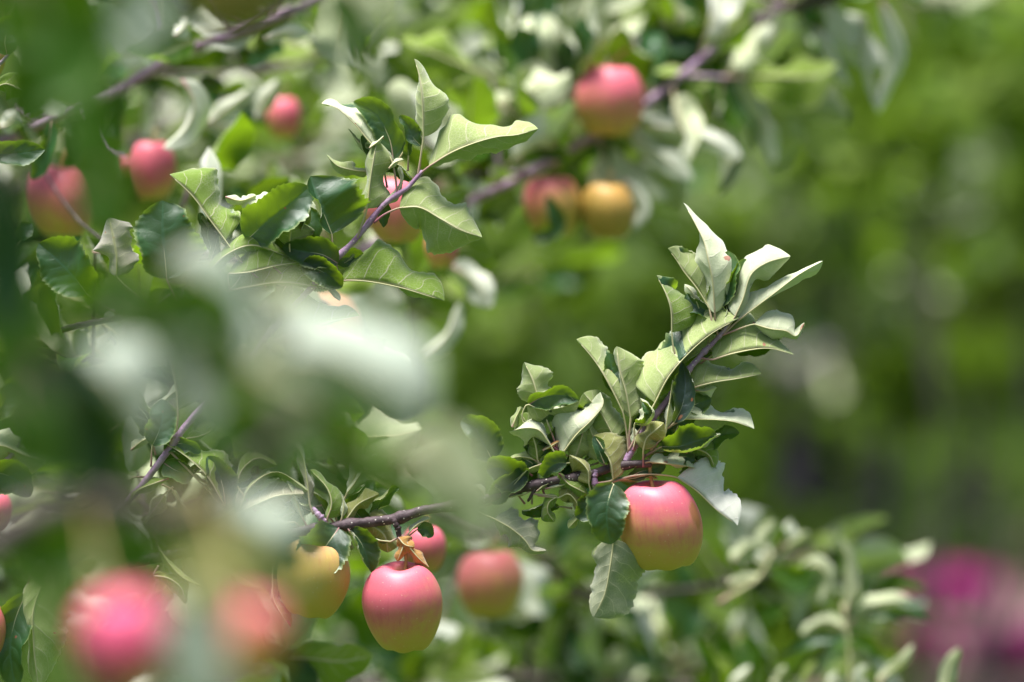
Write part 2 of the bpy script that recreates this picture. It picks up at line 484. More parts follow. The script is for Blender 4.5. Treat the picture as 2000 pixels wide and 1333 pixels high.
LEAFN = [0]
WS = [1.43]                              # blade width factor
def leaf(root, side, pts, Lh=None, Rh=None, pet=None, d=FOCUS, mat=None, hi=True, dry=None, wave=0.065, seed=None, stalk=True, pr=1.0):
    """One leaf placed where it hangs. pts: midrib (photo px, px, optional px towards the viewer); widths in px; pet: petiole points back to the twig."""
    LEAFN[0] += 1
    seed = LEAFN[0] * 7 + 3 if seed is None else seed
    k = d * KPX
    p0 = pts[0]
    base = np.array(P(p0[0], p0[1], d)) + (p0[2] * k if len(p0) > 2 else 0) * BASIS[2]
    loc = lambda q: np.array([(q[0] - p0[0]) * k, -(q[1] - p0[1]) * k, ((q[2] if len(q) > 2 else 0) - (p0[2] if len(p0) > 2 else 0)) * k])
    mid = np.array([loc(q) for q in pts])
    Lg = sum(np.linalg.norm(mid[i + 1] - mid[i]) for i in range(len(mid) - 1))
    w0 = Lg / k * 0.29
    def half(h):
        if h is None: h = (w0,)
        h = tuple(h)
        dflt = (w0, 20, None, 70 if side == 'U' else 35)
        h = h + dflt[len(h):]
        return (h[0] * k * (WS[0] if side == 'U' or WS[0] > 1.45 else 1.2), h[1], h[1] if h[2] is None else h[2], h[3])
    LH, RH = list(half(Lh)), list(half(Rh))
    for A_, B_ in ((LH, RH), (RH, LH)):
        if B_[1] > 85 or B_[2] > 85:                    # B is the half folded behind A: keep the two from crossing
            B_[3] = min(B_[3], 8)
            A_[3] = min(A_[3], 40)
            for q in (1, 2): B_[q] = min(B_[q], 150 - A_[q] - 0.4 * A_[3])
            B_[0] = min(B_[0], A_[0] * 0.85)
    for A_ in (LH, RH):
        if max(A_[1], A_[2]) < 85:
            A_[1] += 10 if side == 'U' and hi else -6; A_[2] += 12 if side == 'U' and hi else -6; A_[3] = min(A_[3], 60)
    if not hi:
        for A_ in (LH, RH): A_[3] = min(A_[3], 20); A_[0] *= 1.1 if WS[0] < 1.45 else 1.0
    nt, ns = (90, 9) if hi else (22, 4)
    V, F, UV, c, UPN = leaf_geo(mid, side, LH, RH, nt, ns, seed, serr=0.18 if hi else 0.0, wave=wave)
    Wd = base + V @ BASIS
    at = None
    n = len(V)
    dv = np.zeros(n)
    if dry:
        for (u0, v0, rr, amt) in dry:
            uu, vv = UV[:, 0], UV[:, 1] * 2 - 1
            dd = np.sqrt(((uu - u0) / rr) ** 2 + ((vv - v0) / (rr * 3.0)) ** 2)
            dv = np.maximum(dv, amt * np.clip(1.25 - dd, 0, 1))
    if hi:
        rs = random.Random(seed)
        for _ in range(rs.choice((0, 0, 1, 1, 2, 3))):
            u0, v0, rr = rs.uniform(.1, .95), rs.uniform(-.95, .95), rs.uniform(.012, .03)
            dv = np.maximum(dv, 0.9 * np.clip(1.25 - np.sqrt(((UV[:, 0] - u0) / rr) ** 2 + ((UV[:, 1] * 2 - 1 - v0) / (rr * 3)) ** 2), 0, 1))
    ob = mesh_obj('leaf', Wd, F, mat or (M_LEAF if hi else M_BLUR), root, base, UV, attr={'dry': dv})
    if stalk:
        rad = 0.00085 * pr * (1 if hi else 1.2)
        off = -UPN * (rad * 0.55)                       # the midrib stands proud of the underside
        mp = base + (c + off)[: int(nt * 0.93)] @ BASIS
        step = 6 if hi else 4
        chain = [mp[i] for i in range(0, len(mp), step)] + [mp[-1]]
        pc = []
        if pet:
            for q in pet:
                pc.append(np.array(P(q[0], q[1], d)) + (q[2] * k if len(q) > 2 else 0) * BASIS[2])
        allp = pc + chain
        npet = len(pc)
        rads = [rad * 1.25] * max(npet, 0) + list(np.linspace(rad * 1.05, rad * 0.25, len(chain)))
        v2, f2, u2 = tube(allp, rads, 6 if hi else 5, n=max(14, len(allp) * 2) if hi else len(allp) + 2)
        mesh_obj('stalk', v2, f2, M_STALK, ob, base, u2)
    return ob

# shared low-cost leaf meshes for the boughs that stand out of focus
def leaf_variant(i, mats):
    r = random.Random(100 + i)
    Lg = 1.0
    bend = r.uniform(-0.35, 0.35); sway = r.uniform(-0.12, 0.12)
    mid = np.array([(0, 0, 0), (sway * 0.5, 0.35, bend * 0.25), (sway, 0.7, bend * 0.45), (sway * 0.4, 1.0, bend * r.uniform(-0.2, 0.8))])
    w = r.uniform(0.27, 0.35)
    V, F, UV, c, UPN = leaf_geo(mid, 'T', (w, r.uniform(0, 32), r.uniform(0, 38), r.uniform(5, 40)), (w, r.uniform(0, 32), r.uniform(0, 38), r.uniform(5, 40)),
                                14, 3, 900 + i, serr=0, wave=0.14, quilt=0.0)
    me = bpy.data.meshes.new('leaf')
    tv, tf, tu = tube([(0, -0.28, -0.02), (0, -0.12, -0.01), (0, 0, -0.006), tuple(c[9] - 0.006 * UPN[9])], [0.013, 0.012, 0.010, 0.005], 4, n=5)
    V2, F2, UV2, MI = join([(V, F.tolist(), UV, 0), (tv, tf, tu, 1)])
    me.from_pydata(V2.tolist(), [], F2)
    uv = me.uv_layers.new(name='UVMap')
    li = np.empty(len(me.loops), np.int32); me.loops.foreach_get('vertex_index', li)
    uv.data.foreach_set('uv', np.asarray(UV2, np.float32)[li].ravel())
    me.materials.append(mats); me.materials.append(M_STALK)
    me.polygons.foreach_set('material_index', np.asarray(MI, np.int32))
    me.polygons.foreach_set('use_smooth', [True] * len(me.polygons))
    me.update()
    return me
VARS = {'n': [leaf_variant(i, M_BLUR) for i in range(6)], 'w': [leaf_variant(i + 10, M_BLUR_W) for i in range(6)], 'g': [leaf_variant(i + 20, M_BLUR_G) for i in range(6)]}

def scatter_leaf(root, base, direc, roll, size, kind, r):
    me = r.choice(VARS[kind])
    o = bpy.data.objects.new('leaf', me)
    COL.objects.link(o)
    o.parent = root
    y = Vector(direc).normalized()
    z = y.orthogonal().normalized()
    z = Matrix.Rotation(roll, 3, y) @ z
    x = y.cross(z)
    m = Matrix((x, y, z)).transposed()
    o.rotation_euler = m.to_euler()
    o.scale = (size,) * 3
    o.location = Vector(base) + y * 0.25 * size - world_loc(root)
    return o

def bough(name, label, cat, path, r0, r1, n, seed, mix='nwg', spurs=8, size=(0.065, 0.10), reach=0.05, group=None, mat=None, spurlen=(0.05, 0.16)):
    """A bough out of focus: tapering wood with spurs, each leaf an object."""
    r = random.Random(seed)
    pts = [P(*q) for q in path]
    root = thing(name, label, cat, pts[0], group)
    mat = mat or M_BARK
    parts = []
    V, F, U = tube([list(p) for p in pts], [r0, (r0 + r1) / 2, r1], 8, n=max(12, len(pts) * 5), wobble=0.06, seed=seed)
    parts.append((V, F, U, 0))
    c = catmull([list(p) for p in pts], 60)
    sites = []
    for s in range(spurs):
        i = r.randrange(3, 58)
        b0 = Vector(c[i])
        dv = Vector((r.gauss(0, 1), r.gauss(0, 1), r.gauss(0.35, 0.8))).normalized()
        ln = r.uniform(*spurlen)
        b1 = b0 + dv * ln * 0.5; b2 = b0 + dv * ln + Vector((0, 0, r.uniform(-0.02, 0.04)))
        v, f, u = tube([list(b0), list(b1), list(b2)], [r1 * 0.8, r1 * 0.6, r1 * 0.4], 6, n=6)
        parts.append((v, f, u, 0))
        for q in (0.45, 0.75, 1.0, 1.0): sites.append((b0.lerp(b2, q), dv))
    for i in range(4, 60, 4): sites.append((Vector(c[i]), None))
    V, F, U, MI = join(parts)
    mesh_obj('wood', V, F, mat, root, pts[0], U)
    for i in range(n):
        s, dv = r.choice(sites)
        dd = Vector((r.gauss(0, 1), r.gauss(0, 0.7), r.gauss(0.1, 0.9))).normalized()
        if dv is not None: dd = (dd + dv * 0.6).normalized()
        sz = r.uniform(*size); rl = r.uniform(0, 2 * math.pi); kd = r.choice(mix)
        if hides_fruit(s + dd * sz * 0.75, sz): continue
        scatter_leaf(root, s, dd, rl, sz, kd, r)
    return root

# ------------------------------------------------------------------ apple geometry
PROF = [(0.0, .60), (.05, .60), (.13, .70), (.25, .90), (.40, 1.0), (.58, .985), (.78, .84), (.93, .56), (1.0, .20), (.985, -.12), (.90, -.46), (.76, -.76), (.60, -.97), (.46, -1.05), (.33, -1.03), (.2, -.95), (.09, -.88), (0.0, -.87)]
def apple(label, cx, cy, rpx, d=FOCUS, hs=1.0, lean=0.0, tip=0.0, spin=0.0, stem=None, mat=None, taper=0.0, seg=48, sh=0.5, group=None):
    """lean: image-plane lean (deg, + leans the stem end right); tip: + tips the stem end towards the viewer."""
    R = rpx * d * KPX
    c0 = P(cx, cy, d)
    pr = catmull([(a, 0, b * hs) for a, b in PROF], 34)
    th = np.linspace(0, 2 * np.pi, seg, endpoint=False)
    V = []
    for (a, _, z) in pr:
        kk = max(0, -z)
        if z > 0: z = z - sh * 0.20 * a ** 3 * (z / hs)
        rr = a * (1 - taper * max(0.0, (0.4 - z)) * 0.5)
        lob = 1 + 0.018 * np.cos(5 * th + 0.7 + spin) + 0.012 * np.cos(2 * th + 1.1) + 0.012 * kk * np.cos(5 * th + 0.7 + spin)
        zz = z - 0.016 * (kk ** 3) * np.cos(5 * th + 0.7 + spin) * (a > 0.2) + (0.02 * np.cos(3 * th + spin) if z > 0.8 else 0)
        V.append(np.stack([rr * lob * np.cos(th), rr * lob * np.sin(th), zz + 0 * th], 1))
    V = np.concatenate(V) * R
    rq = random.Random(int(cx * 3 + cy))
    V[:, 0] += V[:, 2] * rq.uniform(-.07, .07)                     # no fruit is quite even
    V[:, 2] += V[:, 0] * rq.uniform(-.06, .06)
    V[:, 1] *= rq.uniform(.94, 1.04)
    n = len(pr)
    F = []
    for i in range(n - 1):
        for j in range(seg):
            a = i * seg + j; b = i * seg + (j + 1) % seg
            F.append([a, a + seg, b + seg, b])
    root = thing('apple', label, 'apple', c0, group)
    rot = Matrix.Rotation(math.radians(lean), 4, 'Y') @ Matrix.Rotation(math.radians(tip), 4, 'X')
    root.rotation_euler = rot.to_euler()
    def child(name, V, F, m, smooth=True, UV=None):
        ob = mesh_obj(name, V, F, m, None, None, UV, smooth)
        ob.parent = root
        return ob
    child('skin', V, F, mat)
    # stem
    z0 = 0.56 * R * hs
    rt3 = rot.to_3x3().inverted()
    if stem:
        ends = [rt3 @ (P(q[0], q[1], q[2] if len(q) > 2 else d) - c0) for q in stem]
    else:
        ends = [Vector((0.08 * R, 0, 1.15 * R * hs)), Vector((0.2 * R, 0.05 * R, 1.5 * R * hs))]
    sv, sf, su = tube([(0, 0, z0)] + [list(e) for e in ends], [0.054 * R, 0.046 * R, 0.048 * R, 0.072 * R], 8, n=12)
    child('stem', sv, sf, M_STEM, True, su)
    # calyx: five shrivelled sepals round the blossom end
    sv, sf = [], []
    rr = random.Random(int(cx))
    for k in range(5):
        a = 2 * math.pi * k / 5 + rr.uniform(-.2, .2)
        ca, sa = math.cos(a), math.sin(a)
        zb = -0.90 * R * hs
        o = len(sv)
        for (q, wd, zz) in ((0.05, 0.05, 0), (0.16, 0.06, -0.05), (0.23, 0.035, -0.13), (0.21, 0.0, -0.20)):
            for s in (-1, 1):
                sv.append(((ca * q - sa * wd * s) * R, (sa * q + ca * wd * s) * R, zb + zz * R))
        for q in range(3):
            sf.append([o + 2 * q, o + 2 * q + 1, o + 2 * q + 3, o + 2 * q + 2])
    child('calyx', sv, sf, M_CALYX)
    return root

# ================================================================== THE PLACE
# ------------------------------------------------------------------ ground, path, grass
def ground_material():
    m, nt = new_mat('meadow_ground'); b = NB(nt)
    tc = b.n('ShaderNodeTexCoord')
    n1 = b.noise(tc.outputs['Object'], 1.3, 4, 0.6); n2 = b.noise(tc.outputs['Object'], 14, 4, 0.6)
    col = b.mix(b.smooth(n1, 0.35, 0.65), (0.03, 0.07, 0.012), (0.05, 0.10, 0.015))
    col = b.mix(b.math('MULTIPLY', n2, 0.5), col, (0.06, 0.055, 0.025))
    b.out(b.princ(col, 0.9, 0.2)); return m
def soil_material():
    m, nt = new_mat('pinkish_soil'); b = NB(nt)
    tc = b.n('ShaderNodeTexCoord')
    n1 = b.noise(tc.outputs['Object'], 3, 5, 0.6); n2 = b.noise(tc.outputs['Object'], 40, 3, 0.6)
    col = b.mix(n1, (0.11, 0.06, 0.065), (0.17, 0.10, 0.105))
    col = b.mix(b.math('MULTIPLY', n2, 0.6), col, (0.10, 0.06, 0.05))
    b.out(b.princ(col, 0.9, 0.2)); return m
g = mesh_obj('ground', [(-300, -20, 0), (300, -20, 0), (300, 900, 0), (-300, 900, 0)], [[0, 1, 2, 3]], ground_material(), smooth=False)
g['kind'] = 'structure'
pv = []
for i in range(13):
    y = 10.5 + i * 0.62
    pv += [(0.93 + 0.05 * math.sin(i * 1.3) + (0.10 * (i - 5) if i > 5 else 0), y, 0.004), (2.6 + 0.06 * math.sin(i * 0.9), y, 0.004)]
pth = mesh_obj('path', pv, [[2 * i, 2 * i + 1, 2 * i + 3, 2 * i + 2] for i in range(12)], soil_material(), smooth=False)
pth['kind'] = 'structure'

def simple_leaf_mat(name, a, c, trans, tw=0.4, rough=0.5):
    m, nt = new_mat(name); b = NB(nt)
    tc = b.n('ShaderNodeTexCoord')
    n1 = b.noise(tc.outputs['Object'], 5.0, 3, 0.7)
    col = b.mix(b.smooth(n1, 0.38, 0.62), a, c)
    sh = b.princ(col, rough, 0.15)
    tr = b.n('ShaderNodeBsdfTranslucent'); tr.inputs[0].default_value = (*trans, 1)
    ms = b.n('ShaderNodeMixShader'); ms.inputs[0].default_value = tw
    b.l(sh, ms.inputs[1]); b.l(tr.outputs[0], ms.inputs[2]); b.out(ms.outputs[0]); return m
M_FAR_A = simple_leaf_mat('bright_orchard_foliage', (0.05, 0.125, 0.010), (0.25, 0.34, 0.07), (0.22, 0.36, 0.02), 0.42)
M_FAR_B = simple_leaf_mat('shaded_orchard_foliage', (0.035, 0.085, 0.010), (0.12, 0.20, 0.02), (0.18, 0.30, 0.015), 0.45)  # darker green, with the shade of crown gaps put into the colour
M_FAR_C = simple_leaf_mat('grey_green_foliage', (0.10, 0.17, 0.05), (0.38, 0.42, 0.28), (0.2, 0.32, 0.06), 0.35)
M_GRASS = simple_leaf_mat('grass_blade', (0.045, 0.10, 0.01), (0.08, 0.14, 0.015), (0.12, 0.22, 0.015), 0.3)
M_MAG = simple_leaf_mat('magenta_petals', (0.30, 0.004, 0.14), (0.36, 0.010, 0.20), (0.34, 0.006, 0.14), 0.3)

def blades(n, xr, yr, h, seed, keep=None):
    r = np.random.default_rng(seed)
    x = r.uniform(*xr, n); y = r.uniform(*yr, n)
    if keep is not None:
        k = keep(x, y); x, y = x[k], y[k]
    n = len(x)
    a = r.uniform(0, 2 * np.pi, n); hh = h * r.uniform(0.5, 1.3, n); w = 0.004 * r.uniform(0.7, 1.5, n)
    bx, by = np.cos(a), np.sin(a); ln = hh * r.uniform(0.1, 0.7, n); la = r.uniform(0, 2 * np.pi, n)
    V = np.stack([np.stack([x - bx * w, y - by * w, 0 * x], 1), np.stack([x + bx * w, y + by * w, 0 * x], 1),
                  np.stack([x + bx * w * .7 + np.cos(la) * ln * .35, y + by * w * .7 + np.sin(la) * ln * .35, hh * .6], 1),
                  np.stack([x - bx * w * .7 + np.cos(la) * ln * .35, y - by * w * .7 + np.sin(la) * ln * .35, hh * .6], 1),
                  np.stack([x + np.cos(la) * ln, y + np.sin(la) * ln, hh], 1)], 1).reshape(-1, 3)
    i = np.arange(n) * 5
    F = [[int(q), int(q) + 1, int(q) + 2, int(q) + 3] for q in i] + [[int(q) + 3, int(q) + 2, int(q) + 4] for q in i]
    return V, F
on_path = lambda x, y: ~((x > 0.95) & (x < 2.6) & (y > 10.5) & (y < 15.2))
V, F = blades(26000, (-3.2, 3.6), (11.5, 24), 0.16, 3, on_path)
gr = mesh_obj('grass', V, F, M_GRASS)
gr['kind'] = 'stuff'; gr['label'] = 'green meadow grass under the blurred trees'; gr['category'] = 'grass'

def crown_mesh(clumps, n, size, seed):
    r = np.random.default_rng(seed)
    cl = np.array(clumps)                       # x y z rx ry rz
    wgt = cl[:, 3] * cl[:, 4] * cl[:, 5]; wgt = wgt / wgt.sum()
    k = r.choice(len(cl), n, p=wgt)
    d = r.standard_normal((n, 3)); d /= np.linalg.norm(d, axis=1)[:, None]
    rad = r.uniform(0.25, 1.0, n) ** 0.5
    c = cl[k, :3] + d * rad[:, None] * cl[k, 3:] * (1 + 0.18 * r.standard_normal((n, 1)))
    c[:, 2] = np.maximum(c[:, 2], 0.03)
    u = r.standard_normal((n, 3)) + d * 0.5; u[:, 2] -= 0.2; u /= np.linalg.norm(u, axis=1)[:, None]
    w = np.cross(u, r.standard_normal((n, 3)) + np.array([0, 0, 1.2])); w /= np.linalg.norm(w, axis=1)[:, None]
    nn = np.cross(u, w)
    s = size * r.uniform(0.6, 1.3, n)[:, None]
    V = np.stack([c - u * s * .5, c + w * s * .27 + nn * s * .08 - u * s * .05, c + u * s * .5 + nn * s * -.06, c - w * s * .27 + nn * s * .08 - u * s * .05], 1).reshape(-1, 3)
    i = np.arange(n)[:, None] * 4
    F = (i + np.array([[0, 1, 2, 3]]))
    return V, F

def far_tree(name, label, x, y, clumps, n, size, mat, seed, trunks, group=None, cat='tree', tmat=None):
    root = thing(name, label, cat, (x, y, 0), group)
    for tr in trunks:
        v, f, u = tube([(x + a, y + b, c) for a, b, c, _ in tr], [q[3] for q in tr], 9, n=14, wobble=0.05, seed=seed)
        mesh_obj('trunk', v, f, tmat or M_BARK_OLD, root, (x, y, 0), u)
    V, F = crown_mesh([(x + a, y + b, c, e, f_, g_) for a, b, c, e, f_, g_ in clumps], n, size, seed)
    mesh_obj('crown', V, F, mat, root, (x, y, 0), smooth=False)
    return root

def mk_clumps(seed, n, wx, wy, z0, z1, r0, r1):
    r = random.Random(seed)
    return [(r.uniform(-wx, wx), r.uniform(-wy, wy), r.uniform(z0, z1), r.uniform(r0, r1), r.uniform(r0, r1), r.uniform(r0, r1) * 0.85) for _ in range(n)]

# back row: tall leafy trees that close the view
far_list = [
    ('dense dark green tree far behind the left apples', -3.1, 24.0, M_FAR_B),
    ('leafy green tree far behind the middle of the picture', -0.9, 23.0, M_FAR_B),
    ('mottled green tree far behind the sharp right-hand shoot', 0.7, 24.5, M_FAR_B),
    ('deep green tree far behind at the right edge', 2.6, 23.5, M_FAR_B),
]
for i, (lb, x, y, m) in enumerate(far_list):
    far_tree('orchard_tree', lb, x, y, mk_clumps(40 + i, 26, 1.3, 0.9, 0.35, 3.4, 0.45, 0.8), 15000, 0.15, m, 60 + i,
             [[(0, .5, 0, .06), (0.05, .5, .8, .05), (-0.05, .5, 1.8, .04), (0.1, .5, 3.0, .03)]], 'far trees closing the view')
# nearer row: loose shrubs and young trees, each its own
far_tree('shrub', 'dark green many-stemmed shrub with purple-grey stems low at the right', 1.12, 16.2,
         [(-0.45, 0, .72, .32, .3, .30), (0.0, .1, .80, .35, .3, .32), (0.45, 0, .70, .35, .3, .28), (0.2, .1, 1.25, .5, .4, .4), (-0.3, .1, 1.2, .35, .3, .35), (0.6, 0, 1.0, .3, .3, .35)],
         4200, 0.085, M_FAR_B, 71,
         [[(-.30, 0, 0, .055), (-.29, 0, .3, .045), (-.33, .1, .6, .03)], [(-.05, .05, 0, .04), (-.04, .05, .3, .04), (.02, .1, .6, .025)], [(.22, 0, 0, .045), (.20, 0, .3, .04), (.25, .1, .6, .025)]], cat='shrub', tmat=bark_material('purple_stem_bark', (0.06, 0.03, 0.07), (0.13, 0.08, 0.14), dots=False, scale=.2))
def loose(label, px, py, d, w, h, n, mat, seed, size=0.10, nc=13, rr=(.06, .17)):
    c = P(px, py, d); k = d * KPX
    cl = mk_clumps(seed, nc, w * k, .35, c.z - h * k, c.z + h * k, *rr)
    far_tree('shrub', label, c.x, c.y, cl, n, size, mat, seed, [[(0, 0, 0, .012), (.03, 0, c.z * .6, .010), (-.05, 0, c.z + h * k * .4, .006)], [(0.05, 0, 0, .01), (.2, 0, c.z * .6, .008), (.3 * w * k, 0, c.z + h * k * .3, .005)]], cat='shrub')
loose('light green loose shrub behind the upper right corner', 1800, 120, 10.5, 320, 260, 800, M_FAR_A, 82)
loose('grey green airy shrub behind the right side, above the dark one', 1640, 420, 11.5, 260, 160, 380, M_FAR_C, 92)
loose('dark green shrub at the right edge at half height', 1900, 660, 13.0, 220, 180, 700, M_FAR_B, 93)
loose('olive shrub behind the gap between the two sharp shoots', 1050, 600, 12.0, 240, 170, 650, M_FAR_A, 83)
loose('bright green shrub above the sharp right-hand shoot', 1350, 330, 11.5, 280, 180, 600, M_FAR_A, 94)
loose('grey green shrub behind the hanging pink apple', 760, 1080, 12.5, 420, 160, 800, M_FAR_C, 84)
loose('fresh green shrub low behind the crossing thin branch', 1380, 1180, 11.5, 320, 130, 800, M_FAR_A, 95)
loose('low dark shrub behind the pale shoot tips right of the big apple', 1500, 920, 17.5, 300, 100, 1500, M_FAR_B, 101)
loose('low dark green shrub behind the purple-grey stems at the right', 1860, 950, 18.5, 260, 90, 1300, M_FAR_B, 102)
loose('mid green shrub behind the left foreground leaves', 300, 700, 11.0, 420, 320, 1500, M_FAR_A, 96)
loose('mid green shrub behind the top left boughs', 450, 120, 10.5, 420, 220, 1300, M_FAR_A, 97)

# magenta flowers by the path
def flower_clump(label, px, py, d, w, n, seed):
    r = np.random.default_rng(seed)
    c = P(px, py, d)
    root = thing('flower_clump', label, 'flowers', (c.x, c.y, 0), 'magenta flowers by the path')
    h = 0.085
    V, F = blades(160, (c.x - w, c.x + w), (c.y - w, c.y + w), h * 0.8, seed)
    mesh_obj('foliage', V, F, M_GRASS, root, (c.x, c.y, 0))
    V, F = [], []
    for _ in range(n):
        p = np.array([c.x + r.normal(0, w * .5), c.y + r.normal(0, w * .5), h * r.uniform(.75, 1.15)])
        s = r.uniform(0.018, 0.03); o = len(V); V.append(p)
        up = r.normal(0, .4, 3) + np.array([0, -0.6, 1]); up /= np.linalg.norm(up)
        a = np.cross(up, [1, 0, 0]); a /= np.linalg.norm(a); b = np.cross(up, a)
        for q in range(10):
            an = q * math.pi / 5; rr = s * (1.0 if q % 2 == 0 else 0.55)
            V.append(p + rr * (math.cos(an) * a + math.sin(an) * b) + up * s * 0.25)
        F += [[o, o + 1 + q, o + 1 + (q + 1) % 10] for q in range(10)]
    mesh_obj('blossoms', V, F, M_MAG, root, (c.x, c.y, 0), smooth=False)
flower_clump('clump of magenta flowers under the dark shrub at right', 1845, 1180, 15.0, .11, 330, 1)
flower_clump('clump of magenta flowers in the lower right corner', 1970, 1300, 13.5, .10, 300, 2)
flower_clump('smaller clump of magenta flowers on the pinkish path', 1800, 1290, 13.6, .07, 90, 3)

# ------------------------------------------------------------------ boughs of the tree behind the focus
FRUIT = [(1190, 196, 67, 5.76), (118, 392, 70, 5.5), (296, 332, 52, 5.6), (553, 230, 38, 5.9), (772, 410, 56, 5.35), (862, 480, 38, 5.5),
         (1078, 402, 56, 5.75), (1186, 412, 52, 5.75), (828, 1072, 43, 5.3), (956, 1140, 64, 5.75)]
def hides_fruit(p, size):
    v = Vector(p) - CAM
    d = v.dot(FWD)
    x, y = 1000 + v.dot(RGT) / d / KPX, 666.5 - v.dot(UPV) / d / KPX
    return any(d < fd and math.hypot(x - fx, y - fy) < fr + 0.30 * size / d / KPX for fx, fy, fr, fd in FRUIT)

B1 = bough('apple_branch', 'blurred mauve branch running up across the upper left corner', 'branch',
           [(-60, 310, 5.5), (95, 231, 5.5), (210, 186, 5.5), (364, 97, 5.5), (420, 78, 5.5), (590, 14, 5.55), (720, -40, 5.6)], .0062, .0040, 46, 21, 'nwwg', 8, mat=M_SHOOT)
B2 = bough('apple_branch', 'blurred mauve branch passing behind the round pink apple at top', 'branch',
           [(640, 520, 5.75), (800, 445, 5.75), (900, 402, 5.75), (1000, 355, 5.75), (1120, 290, 5.8), (1250, 212, 5.8), (1310, 165, 5.8), (1400, 90, 5.8)], .0052, .0040, 95, 22, 'nnwg', 9, mat=M_SHOOT)
B3 = bough('apple_branch', 'blurred grey-brown branch arching along the top towards the right', 'branch',
           [(820, 290, 6.0), (900, 228, 6.0), (985, 180, 6.0), (1056, 140, 6.0), (1130, 100, 5.9), (1250, 85, 5.9), (1400, 62, 5.9), (1490, 36, 5.9), (1640, -10, 5.9)], .0085, .0060, 70, 23, 'nnwg', 9)
B4 = bough('apple_branch', 'blurred thin branch crossing below the big sharp apple', 'branch',
           [(820, 980, 6.0), (960, 1040, 6.0), (1060, 1090, 6.0), (1120, 1150, 6.05), (1250, 1158, 6.1), (1370, 1150, 6.1), (1500, 1120, 6.1), (1600, 1060, 6.1)], .0060, .0035, 46, 24, 'nwwg', 7)
B5 = bough('apple_branch', 'blurred branch with white-backed leaves along the bottom edge', 'branch',
           [(540, 1360, 6.3), (750, 1330, 6.3), (950, 1320, 6.3), (1150, 1335, 6.3), (1400, 1345, 6.3), (1600, 1380, 6.3)], .0060, .004, 90, 25, 'wwng', 12)
B7 = bough('apple_branch', 'blurred branch behind the leaves at the lower left', 'branch',
           [(-80, 1180, 5.9), (120, 1080, 5.9), (300, 1020, 5.9), (520, 1100, 5.9)], .0060, .004, 50, 27, 'nwg', 8)
B8 = bough('apple_branch', 'strongly blurred far bough filling the top centre', 'branch',
           [(560, -60, 7.4), (760, 60, 7.4), (960, 130, 7.4), (1180, 260, 7.3), (1330, 380, 7.3)], .008, .005, 120, 28, 'nggw', 16, spurlen=(.1, .3))
B9 = bough('apple_branch', 'strongly blurred far bough behind the apples at upper left', 'branch',
           [(-120, 420, 7.0), (120, 330, 7.0), (350, 250, 7.0), (600, 260, 7.0), (820, 330, 7.0)], .008, .005, 170, 29, 'nwgg', 18, spurlen=(.1, .3))
B10 = bough('apple_branch', 'strongly blurred far bough behind the foreground leaves at centre left', 'branch',
            [(-100, 860, 7.0), (200, 800, 7.0), (480, 740, 7.0), (760, 640, 7.0), (880, 560, 7.0)], .008, .005, 120, 30, 'nwgg', 16, spurlen=(.1, .3))
B11 = bough('apple_branch', 'strongly blurred drooping bough low at the bottom centre', 'branch',
            [(420, 1330, 7.6), (700, 1240, 7.6), (900, 1180, 7.6), (1100, 1230, 7.6), (1300, 1260, 7.6)], .007, .004, 110, 31, 'ngw', 14, spurlen=(.08, .22))
bough('apple_branch', 'softly blurred leafy twig behind the foreground leaves at mid left', 'branch',
      [(-100, 660, 5.2), (120, 700, 5.2), (320, 740, 5.2), (470, 830, 5.2)], .005, .003, 60, 33, 'nnwg', 8)
bough('apple_branch', 'softly blurred leafy twig crossing above the crimson apple at upper left', 'branch',
      [(-100, 150, 6.1), (150, 110, 6.1), (400, 150, 6.1), (640, 110, 6.1), (820, 40, 6.1)], .005, .003, 95, 34, 'nnwgw', 12)
bough('apple_branch', 'softly blurred leafy twig behind the spur left of the hanging apples', 'branch',
      [(330, 1010, 5.25), (480, 950, 5.25), (640, 900, 5.25), (800, 900, 5.25)], .005, .003, 46, 35, 'nng', 7)
bough('apple_branch', 'softly blurred leafy twig behind the sharp leaves of the left shoot', 'branch',
      [(120, 560, 5.4), (300, 500, 5.4), (480, 520, 5.4), (640, 600, 5.4)], .005, .003, 46, 36, 'nnwg', 7)
bough('apple_branch', 'far blurred bough with pale lilac-grey leaf patches at the right edge', 'branch',
      [(2080, 480, 13), (1950, 560, 13), (1830, 590, 13), (1620, 690, 13), (1520, 740, 13)], .026, .018, 44, 37, 'nngg', 7, size=(.07, .11), mat=bark_material('lilac_grey_bark', (0.16, 0.13, 0.16), (0.30, 0.25, 0.29), dots=False, scale=.2))
bough('apple_branch', 'far blurred drooping green bough in the upper right corner', 'branch',
      [(1450, -70, 8.2), (1650, -20, 8.2), (1850, 0, 8.2), (2080, -40, 8.2)], .006, .003, 46, 38, 'ngg', 9, spurlen=(.08, .2))

